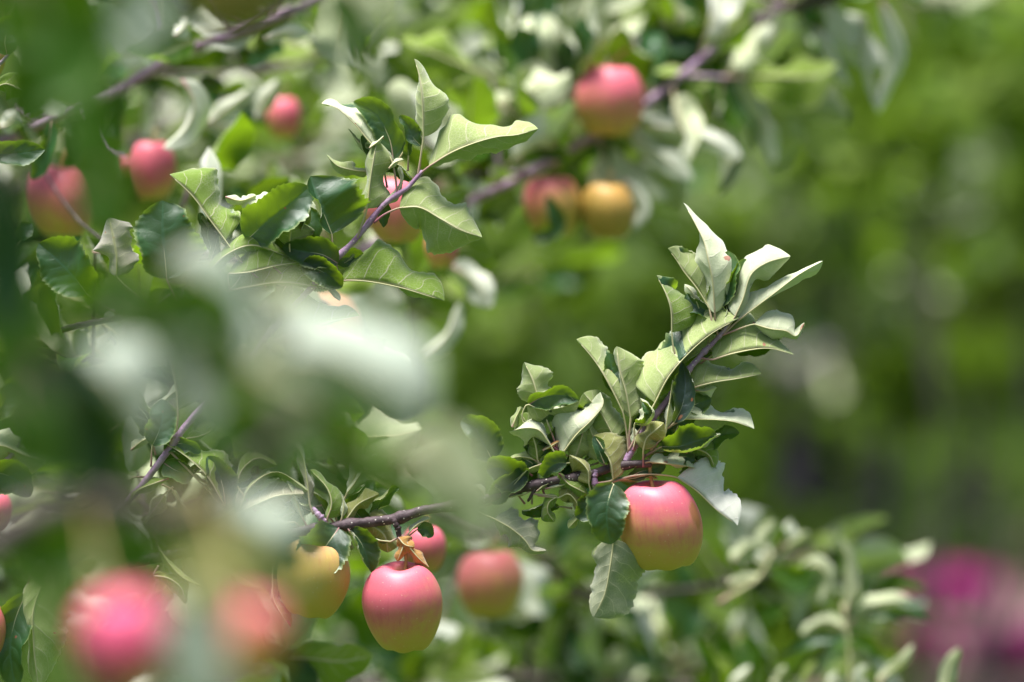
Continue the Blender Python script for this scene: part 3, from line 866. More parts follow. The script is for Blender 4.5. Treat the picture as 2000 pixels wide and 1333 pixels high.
# white-backed leaves hanging from the top branch, and those round the blurred apple
for (pts, sd, L_, R_, d, m) in [
    ([(1415, 48), (1440, 110), (1470, 190), (1500, 268)], 'U', (28, 30), (26, 30), 5.9, M_BLUR_W),
    ([(1488, 225), (1500, 265), (1510, 320)], 'U', (20, 10), (16, 10), 5.9, M_BLUR_W),
    ([(1590, 50), (1620, 100), (1660, 172)], 'U', (10, 10), (16, 10), 5.9, M_BLUR_W),
    ([(1610, 8), (1640, 40), (1668, 95)], 'U', (20, 10), (20, 10), 5.9, M_BLUR_W),
    ([(1720, 0), (1745, 60), (1755, 110), (1735, 165), (1715, 222)], 'U', (16, 20), (22, 10), 5.9, M_BLUR_W),
    ([(1690, 30), (1690, 100), (1700, 160), (1712, 212)], 'U', (12, 40), (10, 20), 5.9, M_BLUR_W),
    ([(1235, 245), (1310, 250), (1380, 270), (1450, 308)], 'U', (26, 40), (18, 10), 5.8, M_BLUR_W),
    ([(1235, 255), (1270, 290), (1310, 320), (1352, 350)], 'U', (24, 30), (20, 10), 5.8, M_BLUR_W),
    ([(1215, 352), (1245, 375), (1258, 410), (1240, 448)], 'U', (10, 10), (20, 20), 5.75, M_BLUR_W),
    ([(1390, 130), (1440, 175), (1470, 230), (1480, 290)], 'T', (26, 30), (26, 30), 6.1, M_BLUR),
    ([(1370, 110), (1420, 200), (1400, 300)], 'T', (30, 20), (30, 20), 6.2, M_BLUR_G),
    ([(1110, 330), (1190, 270), (1185, 340)], 'T', (20, 30), (20, 30), 5.9, M_BLUR),
    ([(1040, 470), (1085, 440), (1070, 380)], 'T', (18, 20), (18, 20), 5.7, M_BLUR),
    ([(960, 255), (1010, 250), (1075, 230)], 'T', (26, 30), (26, 30), 6.1, M_BLUR),
    ([(880, 520), (920, 545), (960, 600)], 'U', (26, 20), (26, 20), 5.6, M_BLUR_W),
    ([(355, 155), (380, 205), (365, 250), (318, 290)], 'U', (26, 10), (10, 40), 5.35, M_BLUR_W),
    ([(395, 250), (440, 215), (490, 175)], 'U', (16, 30), (16, 20), 5.6, M_BLUR_W),
    ([(500, 235), (520, 190), (545, 155)], 'U', (14, 20), (16, 20), 5.6, M_BLUR_W),
    ([(400, 235), (450, 250), (490, 255)], 'U', (18, 30), (16, 20), 5.6, M_BLUR_W),
    ([(515, 75), (560, 62), (610, 65)], 'U', (14, 30), (16, 20), 5.5, M_BLUR_W),
    ([(340, 70), (352, 60), (370, 40)], 'U', (18, 30), (16, 20), 5.4, M_BLUR_W),
    ([(100, 235), (95, 280), (75, 330), (60, 352)], 'T', (20, 20), (18, 20), 5.2, M_BLUR),
    ([(0, 250), (20, 240), (40, 215)], 'U', (16, 20), (16, 20), 5.3, M_BLUR_W),
    ([(820, 700), (870, 660), (900, 590)], 'U', (12, 40), (18, 20), 5.6, M_BLUR_W),
]:
    rt = B3 if pts[0][0] > 1360 else (B2 if pts[0][0] > 800 else B1)
    q_ = .66 if pts[0][0] > 1400 else .85
    leaf(rt, sd, pts, (L_[0] * q_, L_[1]), (R_[0] * q_, R_[1]), d=d, mat=m, hi=False)

# young shoots in soft focus, lower right
def soft_shoot(label, stem, d, leaves, r0=.0030, seed=1, group='young shoots low at the right'):
    root = thing('apple_shoot', label, 'shoot', P(stem[0][0], stem[0][1], d), group)
    v, f, u = tube([list(P(x, y, d)) for x, y in stem], [r0, r0 * .7, r0 * .5], 7, n=14, wobble=.05, seed=seed)
    mesh_obj('wood', v, f, M_STALK, root, P(stem[0][0], stem[0][1], d), u)
    for (sd, pts, L_, R_, m) in leaves:
        leaf(root, sd, pts, (L_[0] * .74, *L_[1:]), (R_[0] * .74, *R_[1:]), d=d, mat={'w': M_BLUR_W if LEAFN[0] % 2 else M_BLUR, 'n': M_BLUR, 'g': M_BLUR_G}[m], hi=False)
soft_shoot('blurred upright shoot with white-backed leaves spreading near the magenta flowers', [(1660, 1420), (1662, 1330), (1655, 1240), (1645, 1180)], 5.75, [
    ('U', [(1650, 1210), (1660, 1150), (1660, 1100), (1638, 1050)], (10, 30), (18, 20), 'w'),
    ('T', [(1655, 1205), (1680, 1170), (1690, 1120)], (10, 30), (12, 40), 'n'),
    ('U', [(1655, 1225), (1690, 1185), (1730, 1175), (1780, 1172)], (24, 40), (10, 10), 'w'),
    ('T', [(1690, 1210), (1740, 1195), (1780, 1200), (1815, 1215)], (14, 20), (14, 20), 'n'),
    ('U', [(1650, 1230), (1620, 1212), (1590, 1220), (1565, 1240)], (16, 20), (20, 40), 'w'),
    ('T', [(1650, 1235), (1600, 1245), (1560, 1255), (1520, 1280)], (18, 20), (14, 20), 'n'),
    ('U', [(1560, 1110), (1600, 1105), (1620, 1140), (1600, 1180)], (18, 20), (16, 20), 'w'),
    ('T', [(1650, 1240), (1700, 1260), (1720, 1290)], (18, 20), (18, 20), 'g'),
], seed=3)
soft_shoot('blurred shoot tip with pale folded leaves right of the big sharp apple', [(1400, 1180), (1450, 1150), (1480, 1130), (1510, 1080)], 5.75, [
    ('U', [(1500, 1085), (1490, 1050), (1515, 1015)], (14, 20), (16, 20), 'w'),
    ('U', [(1520, 1080), (1535, 1050), (1545, 1015)], (14, 20), (20, 20), 'w'),
    ('U', [(1530, 1070), (1555, 1055), (1580, 1040)], (12, 20), (12, 20), 'w'),
    ('T', [(1515, 1085), (1525, 1060), (1530, 1030)], (14, 10), (14, 10), 'g'),
    ('U', [(1430, 1100), (1450, 1075), (1475, 1060)], (16, 20), (16, 20), 'w'),
    ('U', [(1480, 1100), (1495, 1085), (1505, 1070)], (14, 20), (14, 20), 'w'),
    ('U', [(1420, 1140), (1450, 1135), (1490, 1125)], (14, 20), (12, 20), 'w'),
    ('T', [(1500, 1110), (1560, 1120), (1590, 1100)], (20, 20), (20, 20), 'g'),
], seed=4)
soft_shoot('blurred pale leaf pair rising from the bottom edge over the path', [(1700, 1400), (1715, 1350), (1720, 1330)], 5.65, [
    ('U', [(1712, 1335), (1740, 1310), (1765, 1290), (1785, 1258)], (12, 10), (12, 30), 'w'),
    ('U', [(1690, 1345), (1680, 1320), (1695, 1300)], (12, 10), (12, 30), 'w'),
], seed=5)
soft_shoot('blurred single pale leaf standing at the bottom right edge', [(1850, 1420), (1850, 1370), (1848, 1345)], 5.6, [
    ('U', [(1845, 1360), (1852, 1310), (1875, 1265)], (14, 10), (18, 30), 'w'),
], seed=6)
soft_shoot('blurred row of short pale leaves along the bottom, left of the upright shoot', [(1500, 1420), (1490, 1370), (1480, 1340)], 5.7, [
    ('U', [(1425, 1345), (1445, 1325), (1470, 1300)], (12, 10), (14, 30), 'w'),
    ('U', [(1510, 1345), (1520, 1325), (1535, 1300)], (10, 10), (12, 30), 'w'),
    ('U', [(1620, 1350), (1625, 1335), (1635, 1310)], (10, 10), (12, 30), 'w'),
    ('U', [(1570, 1340), (1580, 1310), (1595, 1290)], (10, 10), (10, 30), 'g'),
    ('T', [(1470, 1345), (1480, 1290), (1460, 1240)], (18, 10), (18, 30), 'g'),
    ('T', [(1400, 1345), (1390, 1290), (1360, 1250)], (18, 10), (18, 30), 'g'),
], seed=7)

# ------------------------------------------------------------------ the sharp branch with the big apple
def wood(root, name, pts, radii, mat, d=FOCUS, nodes=(), seed=1, n=None, seg=10):
    """pts (px, py, px towards viewer) ; radii in px ; nodes: fractions with swollen scars."""
    k = d * KPX
    w3 = [np.array(P(q[0], q[1], d)) + (q[2] * k if len(q) > 2 else 0) * BASIS[2] for q in pts]
    n = n or max(24, len(pts) * 9)
    rr = np.interp(np.linspace(0, 1, n), np.linspace(0, 1, len(radii)), radii) * k
    r = np.random.default_rng(seed)
    for nd in nodes:
        rr = rr * (1 + 0.35 * np.exp(-((np.linspace(0, 1, n) - nd) / 0.012) ** 2))
    rr = rr * (1 + 0.035 * r.standard_normal(n))
    c = catmull(w3, n)
    c = c + 0.0006 * np.cumsum(r.standard_normal((n, 3)) * 0.25, axis=0)
    v, f, u = tube(c, rr, seg, n=n)
    base = Vector(w3[0])
    return mesh_obj(name, v, f, mat, root, base, u)

RB = thing('apple_branch', 'sharp leafy apple branch carrying the big apple, with an upright mauve shoot', 'branch', P(300, 1085))
wood(RB, 'wood', [(250, 1100, -20), (400, 1072, -10), (532, 1048), (585, 1038), (631, 1031), (684, 1022), (770, 1011), (830, 995), (940, 972), (1022, 949), (1094, 932), (1154, 921), (1200, 906), (1240, 900), (1272, 897)],
     [11, 10.8, 10.6, 10.2, 9.6, 9, 8.4, 7.6], M_BARK, nodes=(.36, .42, .52, .62, .78, .86, .95), seed=2, n=150)
wood(RB, 'shoot', [(1222, 902, 2), (1240, 868, 2), (1275, 815, -6), (1318, 762, -6), (1345, 722), (1378, 685), (1405, 655), (1432, 622)], [7.5, 7, 6.5, 6, 6, 5.5, 4.5, 3.2], M_SHOOT, nodes=(.2, .45, .62, .75, .87), seed=3, n=90)
wood(RB, 'spur', [(1165, 918, 6), (1160, 940, 10), (1172, 968, 10)], [6, 6.5, 5], M_SHOOT, nodes=(.5, .8), seed=4)
wood(RB, 'spur', [(770, 1012, 6), (778, 1028, 8), (785, 1050, 6)], [7, 6, 5], M_BARK, nodes=(.5, .9), seed=5)
wood(RB, 'spur', [(640, 1030, 6), (625, 1012, 8), (612, 992, 6)], [7, 6.5, 4], M_SHOOT, nodes=(.3, .5, .7), seed=6)
wood(RB, 'spur', [(1060, 940, 5), (1046, 958, 8), (1035, 978, 8)], [5, 4, 2.5], M_BARK, nodes=(.5,), seed=7)

# upright shoot of the right-hand branch
leaf(RB, 'U', [(1396, 612, 6), (1391, 549, 14), (1382, 506, 16), (1375, 474, 10), (1357, 436, 0), (1335, 396, -10)], (26, 30, 110, 30), (64, 25, 40, 55), [(1402, 655), (1397, 630)], mat=M_LEAF_W, dry=[(.44, .55, .05, 1.0)])
leaf(RB, 'U', [(1384, 600, -4), (1362, 565, -2), (1335, 530), (1318, 504, 2), (1304, 486, 4)], (44, 128, 130, 25), (42, 8, 0, 45), [(1395, 650), (1390, 625)])
leaf(RB, 'U', [(1436, 618, 4), (1450, 587, 8), (1468, 535, 10), (1499, 513, 6), (1544, 501, 0)], (56, 20, 38, 45), (48, 35, 30, 50), [(1418, 645)], mat=M_LEAF_W)
leaf(RB, 'U', [(1440, 628), (1479, 598, 4), (1515, 571, 4), (1560, 537), (1607, 510, -4)], (36, 28, 40, 55), (30, 60, 30, 40), [(1415, 652)], mat=M_LEAF_W)
leaf(RB, 'U', [(1312, 650, 4), (1310, 605, 6), (1301, 576, 4), (1282, 538)], (60, 128, 120, 30), (62, 15, 35, 30), [(1340, 725, 2), (1318, 690, 3)], mat=M_LEAF_G)
leaf(RB, 'T', [(1392, 600, -14), (1408, 560, -18), (1420, 520, -20), (1424, 490, -22)], (26, 15), (30, 15), [(1410, 645)])
leaf(RB, 'T', [(1438, 606, -16), (1440, 570, -18), (1450, 530, -20), (1456, 505, -22)], (24, 15), (22, 15), [(1420, 640)])
leaf(RB, 'U', [(1279, 787, 16), (1305, 737, 22), (1337, 698, 24), (1385, 655, 20), (1443, 622, 6)], (88, 10, 35, 40), (50, 146, 138, 10), [(1226, 884, 6), (1250, 838, 12)], mat=M_LEAF)
leaf(RB, 'U', [(1392, 703, 6), (1440, 689, 12), (1500, 681, 12), (1550, 693, 4)], (74, 18, 40, 45), (40, 128, 120, 20), [(1370, 700)], mat=M_LEAF)
leaf(RB, 'U', [(1474, 634, 2), (1505, 643, 8), (1535, 647, 8), (1555, 657, 4), (1571, 631, 8)], (54, 15, 50, 60), (26, 30, 40, 40), [(1410, 655)], mat=M_LEAF_W, dry=[(.95, 0, .13, 1.0)])
leaf(RB, 'U', [(1349, 759, 4), (1395, 747, 10), (1440, 740, 10), (1487, 731, 2)], (60, 20, 35, 35), (34, 110, 90, 60), [(1335, 735, 2)], mat=M_LEAF)
leaf(RB, 'U', [(1355, 762, -2), (1375, 765, -2), (1400, 757, -4)], (14, 20), (16, 20), mat=M_LEAF_W)
leaf(RB, 'U', [(1337, 819, 4), (1390, 820, 10), (1432, 824, 8), (1473, 838)], (66, 28, 45, 35), (36, 112, 110, 20), [(1290, 845)], mat=M_LEAF_W)
leaf(RB, 'T', [(1340, 800, -12), (1360, 790, -12), (1390, 780, -12)], (20, 15), (20, 15))
leaf(RB, 'T', [(1316, 826, 14), (1331, 795, 16), (1338, 760, 14), (1337, 730, 10), (1331, 708, 12)], (28, 42, 30, 30), (25, 30, 30, 60), [(1285, 850, 6)], dry=[(.12, .3, .07, .95), (.42, .6, .05, .8)], mat=leaf_material('dusky_leaf', top=(0.012, 0.03, 0.028), tw=0.2))
leaf(RB, 'U', [(1300, 845, 14), (1303, 815, 20), (1308, 780, 20), (1313, 742, 16)], (30, 62, 70, 60), (36, 45, 45, 75), [(1270, 880, 8)], mat=M_LEAF_W)
# cluster above the big apple
leaf(RB, 'U', [(1216, 805, 4), (1193, 758, 8), (1162, 706, 6), (1126, 663, -4)], (44, 115, 95, 20), (56, 18, 25, 35), [(1228, 884), (1224, 845)], mat=M_LEAF)
leaf(RB, 'U', [(1231, 815, 10), (1222, 766, 14), (1209, 719, 12), (1204, 677, 4)], (36, 38, 50, 50), (54, 10, 25, 35), [(1230, 884, 4), (1229, 850, 8)], mat=M_LEAF)
leaf(RB, 'T', [(1205, 770, -8), (1195, 725, -10), (1190, 690, -12)], (18, 15), (26, 15))
leaf(RB, 'U', [(1062, 806, -2), (1050, 774), (1041, 745), (1024, 708, -6)], (32, 22, 30, 30), (50, 20, 40, 35), [(1090, 880, -4), (1075, 840)], mat=M_LEAF)
leaf(RB, 'U', [(1030, 790, 8), (1060, 800, 14), (1095, 797, 12), (1132, 783, 4)], (26, 150, 140, 20), (24, 10, 20, 30), [(1090, 880, 4), (1020, 820, 4)], mat=M_LEAF)
leaf(RB, 'T', [(1032, 792, 4), (1055, 778, 6), (1090, 772, 4), (1130, 780, 0)], (20, 25), (26, 25))
leaf(RB, 'U', [(1086, 890, 12), (1070, 862, 18), (1052, 840, 24), (1025, 836, 30), (994, 843, 28)], (40, 60, 20, 30), (58, 48, 70, 50), [(1100, 918, 6)], mat=M_LEAF_W)
leaf(RB, 'U', [(1050, 898, 2), (1046, 870, 4), (1035, 840, 2), (1018, 808)], (34, 20), (34, 25), [(1060, 925)], mat=M_LEAF_G)
leaf(RB, 'U', [(1000, 835, -4), (1008, 815, -4), (1018, 795, -6)], (12, 20), (16, 25), mat=M_LEAF)
leaf(RB, 'U', [(1097, 888, 14), (1126, 849, 24), (1157, 818, 26), (1178, 789, 18), (1173, 766, 8)], (66, 12, 25, 40), (30, 40, 80, 80), [(1090, 920, 6)], mat=M_LEAF_W)
leaf(RB, 'U', [(1200, 857, -2), (1188, 833), (1172, 805), (1140, 768, -4)], (44, 15, 30, 30), (42, 20, 30, 30), [(1215, 890)], mat=M_LEAF)
leaf(RB, 'U', [(1140, 838, 4), (1133, 865, 6), (1127, 885, 4), (1118, 905)], (30, 15), (34, 15), mat=M_LEAF)
leaf(RB, 'U', [(1170, 900, 4), (1165, 870, 6), (1150, 830, 2), (1145, 800, -2)], (34, 25), (24, 25), [(1185, 912)], mat=M_LEAF)
leaf(RB, 'T', [(1100, 880, -10), (1090, 855, -10), (1095, 830, -10)], (20, 25), (20, 25))
leaf(RB, 'U', [(1060, 880, 10), (1075, 872, 12), (1092, 862, 10)], (8, 20), (10, 40), mat=M_LEAF_DRY)
leaf(RB, 'T', [(1240, 826, 18), (1262, 828, 26), (1276, 808, 26), (1255, 785, 20)], (28, 30, 30, 70), (16, 60, 60, 60), [(1240, 880, 8)])
leaf(RB, 'U', [(1246, 828, 14), (1258, 812, 18), (1262, 795, 16), (1250, 778, 12)], (18, 20), (14, 30), mat=M_LEAF_W)
leaf(RB, 'U', [(1256, 878, 24), (1262, 856, 30), (1282, 838, 28), (1296, 826, 24)], (26, 10), (38, 15), [(1256, 912, 10)], mat=M_LEAF_Y)
leaf(RB, 'U', [(1236, 880, 10), (1240, 860, 12), (1236, 835, 10)], (16, 30), (18, 30), mat=M_LEAF_W)
leaf(RB, 'T', [(1292, 873, 10), (1325, 872, 18), (1358, 862, 16), (1400, 850, 8)], (36, 28, 20, 40), (30, 40, 60, 70), [(1262, 890, 4)])
leaf(RB, 'U', [(1340, 885, 8), (1365, 868, 12), (1385, 856, 10), (1408, 848, 6)], (16, 30), (18, 25), mat=M_LEAF_W)
leaf(RB, 'U', [(1340, 880, 0), (1362, 878, 4), (1385, 890, 2), (1396, 914)], (30, 15), (26, 30), mat=M_LEAF_G)
leaf(RB, 'U', [(1318, 850, -8), (1322, 838, -8), (1325, 830, -8)], (12, 15), (20, 15), mat=M_LEAF_G)
leaf(RB, 'U', [(1268, 902, 14), (1295, 905, 20), (1325, 908, 18), (1358, 914, 10)], (36, 20, 40, 45), (16, 60, 60, 30), [(1258, 905, 8)], mat=M_LEAF_W, dry=[(.35, -.05, .12, .62)])
leaf(RB, 'T', [(1325, 893, 4), (1342, 893, 4), (1357, 900, 2)], (12, 15), (16, 15))
leaf(RB, 'U', [(1322, 933, 10), (1358, 957, 22), (1401, 998, 20), (1440, 1027, 8)], (72, 14, 26, 25), (30, 112, 108, 10), [(1195, 942, 6), (1235, 930, 8), (1280, 927, 8)], mat=leaf_material('lit_white_felted_leaf', under=(0.74, 0.72, 0.68), vein_u=(0.80, 0.76, 0.70), tw=0.2))  # felt whitened so the light on this upturned leaf is in its colour
leaf(RB, 'T', [(1225, 935, 0), (1250, 922, -2), (1285, 915, -4), (1300, 905, -4)], (14, 20), (16, 20))
leaf(RB, 'U', [(1200, 938, 2), (1230, 936, 0), (1260, 930, 0), (1285, 936, 0)], (12, 30), (14, 30), mat=M_LEAF_Y)
leaf(RB, 'T', [(1198, 944, 40), (1187, 978, 52), (1184, 1010, 52), (1192, 1062, 44)], (34, 14, 10, 20), (36, 14, 10, 25), [(1172, 966, 12), (1185, 948, 34)])
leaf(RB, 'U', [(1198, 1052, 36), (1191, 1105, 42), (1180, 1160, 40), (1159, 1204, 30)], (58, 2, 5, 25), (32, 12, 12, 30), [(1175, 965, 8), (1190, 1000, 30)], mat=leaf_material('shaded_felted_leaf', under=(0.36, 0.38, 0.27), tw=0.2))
leaf(RB, 'U', [(1190, 1050, 20), (1178, 1068, 20), (1172, 1105, 18)], (14, 20), (20, 20), mat=M_LEAF)
leaf(RB, 'U', [(1197, 936, 26), (1192, 905, 32), (1178, 878, 30), (1160, 850, 22)], (16, 70, 40, 60), (52, 10, 25, 30), [(1162, 945, 10)], mat=M_LEAF_Y)
leaf(RB, 'T', [(1180, 905, 24), (1170, 880, 26), (1160, 852, 22)], (10, 15), (16, 25))
leaf(RB, 'T', [(1106, 905, 14), (1088, 905, 20), (1072, 915, 20), (1060, 932, 14)], (18, 20, 20, 60), (24, 20, 20, 40), [(1150, 925, 6), (1125, 905, 10)])
leaf(RB, 'U', [(1150, 945, 22), (1148, 920, 28), (1132, 900, 28), (1112, 888, 20)], (44, 20, 30, 40), (16, 40, 50, 40), [(1160, 985, 10)], mat=M_LEAF_Y)
leaf(RB, 'U', [(1092, 925, 12), (1110, 945, 18), (1128, 955, 16), (1148, 965, 10)], (24, 20), (24, 20), mat=M_LEAF_G)
leaf(RB, 'U', [(1088, 970, 10), (1072, 982, 14), (1070, 1000, 12), (1083, 1020, 6)], (18, 20), (26, 20), [(1040, 965, 6)], mat=M_LEAF_G)
leaf(RB, 'U', [(1092, 972, 10), (1110, 965, 14), (1125, 980, 12), (1130, 1000, 8)], (26, 15), (22, 20), [(1050, 968, 6)], mat=M_LEAF_Y)
leaf(RB, 'T', [(1160, 972, 8), (1148, 985, 12), (1138, 1000, 12), (1124, 1010, 8)], (20, 20), (18, 20))
leaf(RB, 'U', [(1150, 1005, 4), (1130, 1012, 6), (1110, 1032, 2)], (16, 20), (22, 20), mat=M_LEAF)
leaf(RB, 'U', [(1162, 975, 6), (1155, 1000, 6), (1160, 1030, 2)], (18, 20), (20, 20), mat=M_LEAF)
leaf(RB, 'U', [(1055, 905, -4), (1035, 895, -4), (1010, 893, -6), (994, 897, -8)], (20, 25), (18, 25), mat=M_LEAF)
leaf(RB, 'T', [(1020, 950, 6), (1000, 930, 8), (975, 915, 8), (950, 918, 4)], (34, 15), (34, 20), [(1035, 955, 4)])
leaf(RB, 'T', [(1026, 920, 8), (1010, 935, 12), (985, 955, 12), (962, 985, 6)], (22, 15), (24, 20), [(1040, 930, 4)])
leaf(RB, 'U', [(1060, 906, 12), (1030, 918, 16), (1008, 942, 14), (985, 968, 8)], (24, 20, 40, 60), (14, 60, 60, 30), [(1075, 920, 8)], mat=M_LEAF)
leaf(RB, 'T', [(962, 900, 0), (945, 868, 4), (928, 838, 4), (900, 822, 0)], (26, 20), (34, 15), [(1000, 960, 2), (975, 930, 0)])
leaf(RB, 'U', [(966, 1014, 6), (995, 1030, 12), (1025, 1055, 12), (1040, 1075, 10), (1067, 1076, 6)], (34, 0, 25, 45), (26, 10, 30, 45), [(1000, 960), (960, 985), (930, 996)], mat=leaf_material('grey_felted_leaf', under=(0.42, 0.40, 0.33), tw=0.2), wave=.2)
leaf(RB, 'U', [(950, 975, 6), (938, 955, 10), (920, 950, 10), (908, 965, 6)], (20, 40, 60, 80), (20, 40, 60, 80), [(985, 955)], mat=M_LEAF_W)
leaf(RB, 'U', [(1025, 966, 6), (1008, 968, 8), (985, 975, 6)], (9, 60), (9, 60), [(1040, 955)], mat=M_LEAF_W)
leaf(RB, 'U', [(1065, 955, 10), (1090, 950, 12), (1118, 942, 8)], (10, 40), (12, 60), mat=M_LEAF_W)
leaf(RB, 'U', [(1048, 960, 10), (1060, 950, 12), (1078, 942, 8)], (9, 30), (12, 30), mat=M_LEAF_Y)
# along the same branch towards the left
leaf(RB, 'T', [(662, 1032, 14), (645, 1055, 34), (622, 1085, 40), (583, 1114, 36)], (40, 16, 16, 25), (42, 16, 16, 30), [(668, 1024, 6)])
leaf(RB, 'T', [(684, 1034, 8), (704, 1058, 16), (716, 1085, 18), (726, 1118, 12)], (26, 12, 20, 30), (24, 50, 60, 60), [(672, 1026, 6)])
leaf(RB, 'U', [(680, 1033, 12), (692, 1050, 18), (702, 1072, 18)], (12, 40), (9, 40), mat=M_LEAF_W)
leaf(RB, 'U', [(700, 1026, -6), (730, 1030, -4), (752, 1048, -4), (757, 1080, -8)], (34, 15), (34, 15), [(775, 1030, 4), (770, 1015, 2)], mat=M_LEAF_Y)
leaf(RB, 'U', [(762, 1058, 10), (745, 1056, 12), (715, 1050, 10)], (9, 60), (9, 60), [(775, 1052, 6)], mat=M_LEAF_W)
leaf(RB, 'U', [(800, 1040, 4), (815, 1025, 6), (840, 1012, 4)], (14, 20), (10, 40), [(790, 1052, 4)], mat=M_LEAF_W)
leaf(RB, 'T', [(815, 1035, -4), (830, 1035, -4), (846, 1048, -6)], (14, 20), (14, 20), [(795, 1050, 0)])
leaf(RB, 'U', [(640, 1012, 10), (648, 985, 14), (640, 955, 12), (606, 918, 4)], (20, 40, 40, 40), (30, 20, 40, 30), [(640, 1028, 6)], mat=M_LEAF_G)
leaf(RB, 'U', [(668, 1012, 6), (672, 990, 10), (668, 965, 6)], (16, 40), (16, 40), [(664, 1024, 4)], mat=M_LEAF_W)
leaf(RB, 'U', [(680, 1010, 2), (700, 985, 4), (740, 965, 2)], (26, 20), (22, 20), [(668, 1024, 4)], mat=M_LEAF_Y)
leaf(RB, 'U', [(463, 1004, 4), (500, 985, 12), (545, 968, 10), (594, 965, 4)], (48, 18, 35, 35), (36, 25, 30, 40), [(585, 1038), (520, 1030)], mat=leaf_material('brownish_felted_leaf', under=(0.38, 0.33, 0.24), tw=0.2))
leaf(RB, 'U', [(466, 1000, 0), (490, 950, 6), (540, 922, 6), (603, 960, 0)], (18, 60, 60, 40), (38, 30, 40, 40), [(590, 1030), (510, 1025)], mat=M_LEAF)
leaf(RB, 'U', [(462, 945, -4), (475, 915), (505, 895), (540, 910, -4)], (24, 25), (34, 25), [(500, 1000)], mat=M_LEAF_G)
leaf(RB, 'U', [(605, 985, 0), (600, 940, 4), (590, 890, 0), (570, 862, -6)], (22, 40), (30, 50), [(612, 1005)], mat=leaf_material('tan_felted_leaf', under=(0.40, 0.34, 0.27), tw=0.2))
leaf(RB, 'U', [(590, 1010, 2), (575, 970, 4), (560, 940, 0)], (16, 30), (16, 30), [(600, 1030)], mat=M_LEAF_W)
leaf(RB, 'U', [(575, 1020, 2), (540, 1025, 4), (520, 1020, 0)], (14, 30), (14, 30), [(590, 1035)], mat=M_LEAF_W)
leaf(RB, 'U', [(532, 1130, 4), (535, 1170, 8), (550, 1200, 8), (568, 1226, 2)], (34, 30, 40, 40), (20, 60, 60, 50), [(560, 1050, 2), (535, 1100, 2)], mat=M_LEAF_Y, dry=[(.95, 0, .14, 1.0)])
leaf(RB, 'U', [(792, 1052, 12), (800, 1068, 18), (818, 1090, 18), (838, 1108, 12)], (28, 30, 50, 80), (26, 30, 50, 80), [(785, 1046, 8)], mat=M_LEAF_DRY)
leaf(RB, 'U', [(778, 1050, 14), (792, 1064, 22), (810, 1068, 20)], (20, 10), (18, 10), mat=M_LEAF_DRY)
leaf(RB, 'U', [(790, 1060, 14), (785, 1075, 18), (776, 1096, 14)], (14, 10), (14, 10), mat=M_LEAF_DRY)

# ------------------------------------------------------------------ the sharp shoot on the left
LB = thing('apple_branch', 'sharp mauve apple shoot rising to the upright leaves at top centre left', 'branch', P(200, 1030))
wood(LB, 'wood', [(190, 1040, -20), (280, 942, -6), (345, 852), (410, 775), (490, 692), (522, 650), (600, 566), (657, 503), (696, 464), (750, 399), (792, 371), (822, 338)],
     [7.5, 7, 6.8, 6.5, 6.2, 6, 5.8, 5.4, 5, 4], M_SHOOT, nodes=(.25, .4, .55, .68, .76, .85, .93), seed=12, n=140)
wood(LB, 'side_twig', [(120, 645, -10), (165, 633, -6), (230, 622), (294, 606), (330, 580)], [6, 6, 5.5, 5, 4], M_BARK, nodes=(.5, .8), seed=13)
leaf(LB, 'U', [(827, 268, 4), (826, 225, 8), (823, 180, 8), (818, 146, 2), (809, 115, -4)], (24, 25, 70, 40), (64, 12, 28, 50), [(816, 345), (822, 305, 2)], mat=M_LEAF)
leaf(LB, 'T', [(822, 285, -6), (806, 268, -6), (796, 245, -8), (780, 226, -8)], (14, 15, 15, 70), (18, 15), [(820, 325, -2)])
leaf(LB, 'U', [(838, 326, 4), (880, 300, 10), (925, 281, 12), (972, 268, 6), (1010, 264, 2), (1051, 252)], (74, 15, 30, 50), (28, 30, 20, 30), [(818, 342)], mat=M_LEAF, wave=.16)
leaf(LB, 'U', [(762, 308, -6), (725, 281, 0), (690, 240, 4), (655, 211, 6), (628, 203, 2)], (60, 112, 104, 30), (54, 20, 35, 60), [(776, 385), (772, 345)], mat=M_LEAF_W)
leaf(LB, 'T', [(768, 312, -14), (760, 270, -14), (735, 225, -14), (690, 198, -14)], (22, 15), (30, 15))
leaf(LB, 'U', [(717, 408, 8), (725, 343, 14), (731, 305, 12), (736, 275, 6)], (34, 25, 40, 55), (54, 15, 20, 45), [(698, 465, 4), (710, 430, 6)], mat=M_LEAF)
leaf(LB, 'U', [(760, 330, 10), (772, 318, 12), (788, 312, 8)], (10, 30), (14, 40), mat=M_LEAF_W)
leaf(LB, 'U', [(722, 290, 8), (738, 278, 12), (750, 266, 10)], (8, 30), (10, 40), mat=M_LEAF_W)
leaf(LB, 'U', [(745, 400, -4), (770, 385, -2), (785, 350, -6), (780, 325, -8)], (16, 25), (14, 35), mat=M_LEAF_W)
leaf(LB, 'U', [(780, 407, 6), (819, 406, 14), (860, 428, 14), (900, 450, 10), (942, 464, 2)], (66, 10, 35, 45), (60, 20, 20, 40), [(730, 436, 2), (750, 420, 4)], mat=M_LEAF)
leaf(LB, 'U', [(666, 548, 10), (714, 550, 18), (780, 562, 20), (834, 578, 14), (868, 588, 6)], (80, 4, 20, 40), (30, 100, 80, 30), [(655, 512, 4)], mat=M_LEAF_G)
leaf(LB, 'T', [(648, 458, 8), (633, 419, 12), (618, 385, 12), (606, 345, 6)], (22, 62, 62, 30), (74, 6, 10, 20), [(656, 500, 4), (650, 480, 6)])
leaf(LB, 'T', [(482, 470, 4), (515, 440, 10), (560, 405, 12), (605, 366, 6)], (46, 14, 20, 25), (44, 14, 20, 30), [(560, 545), (500, 490)])
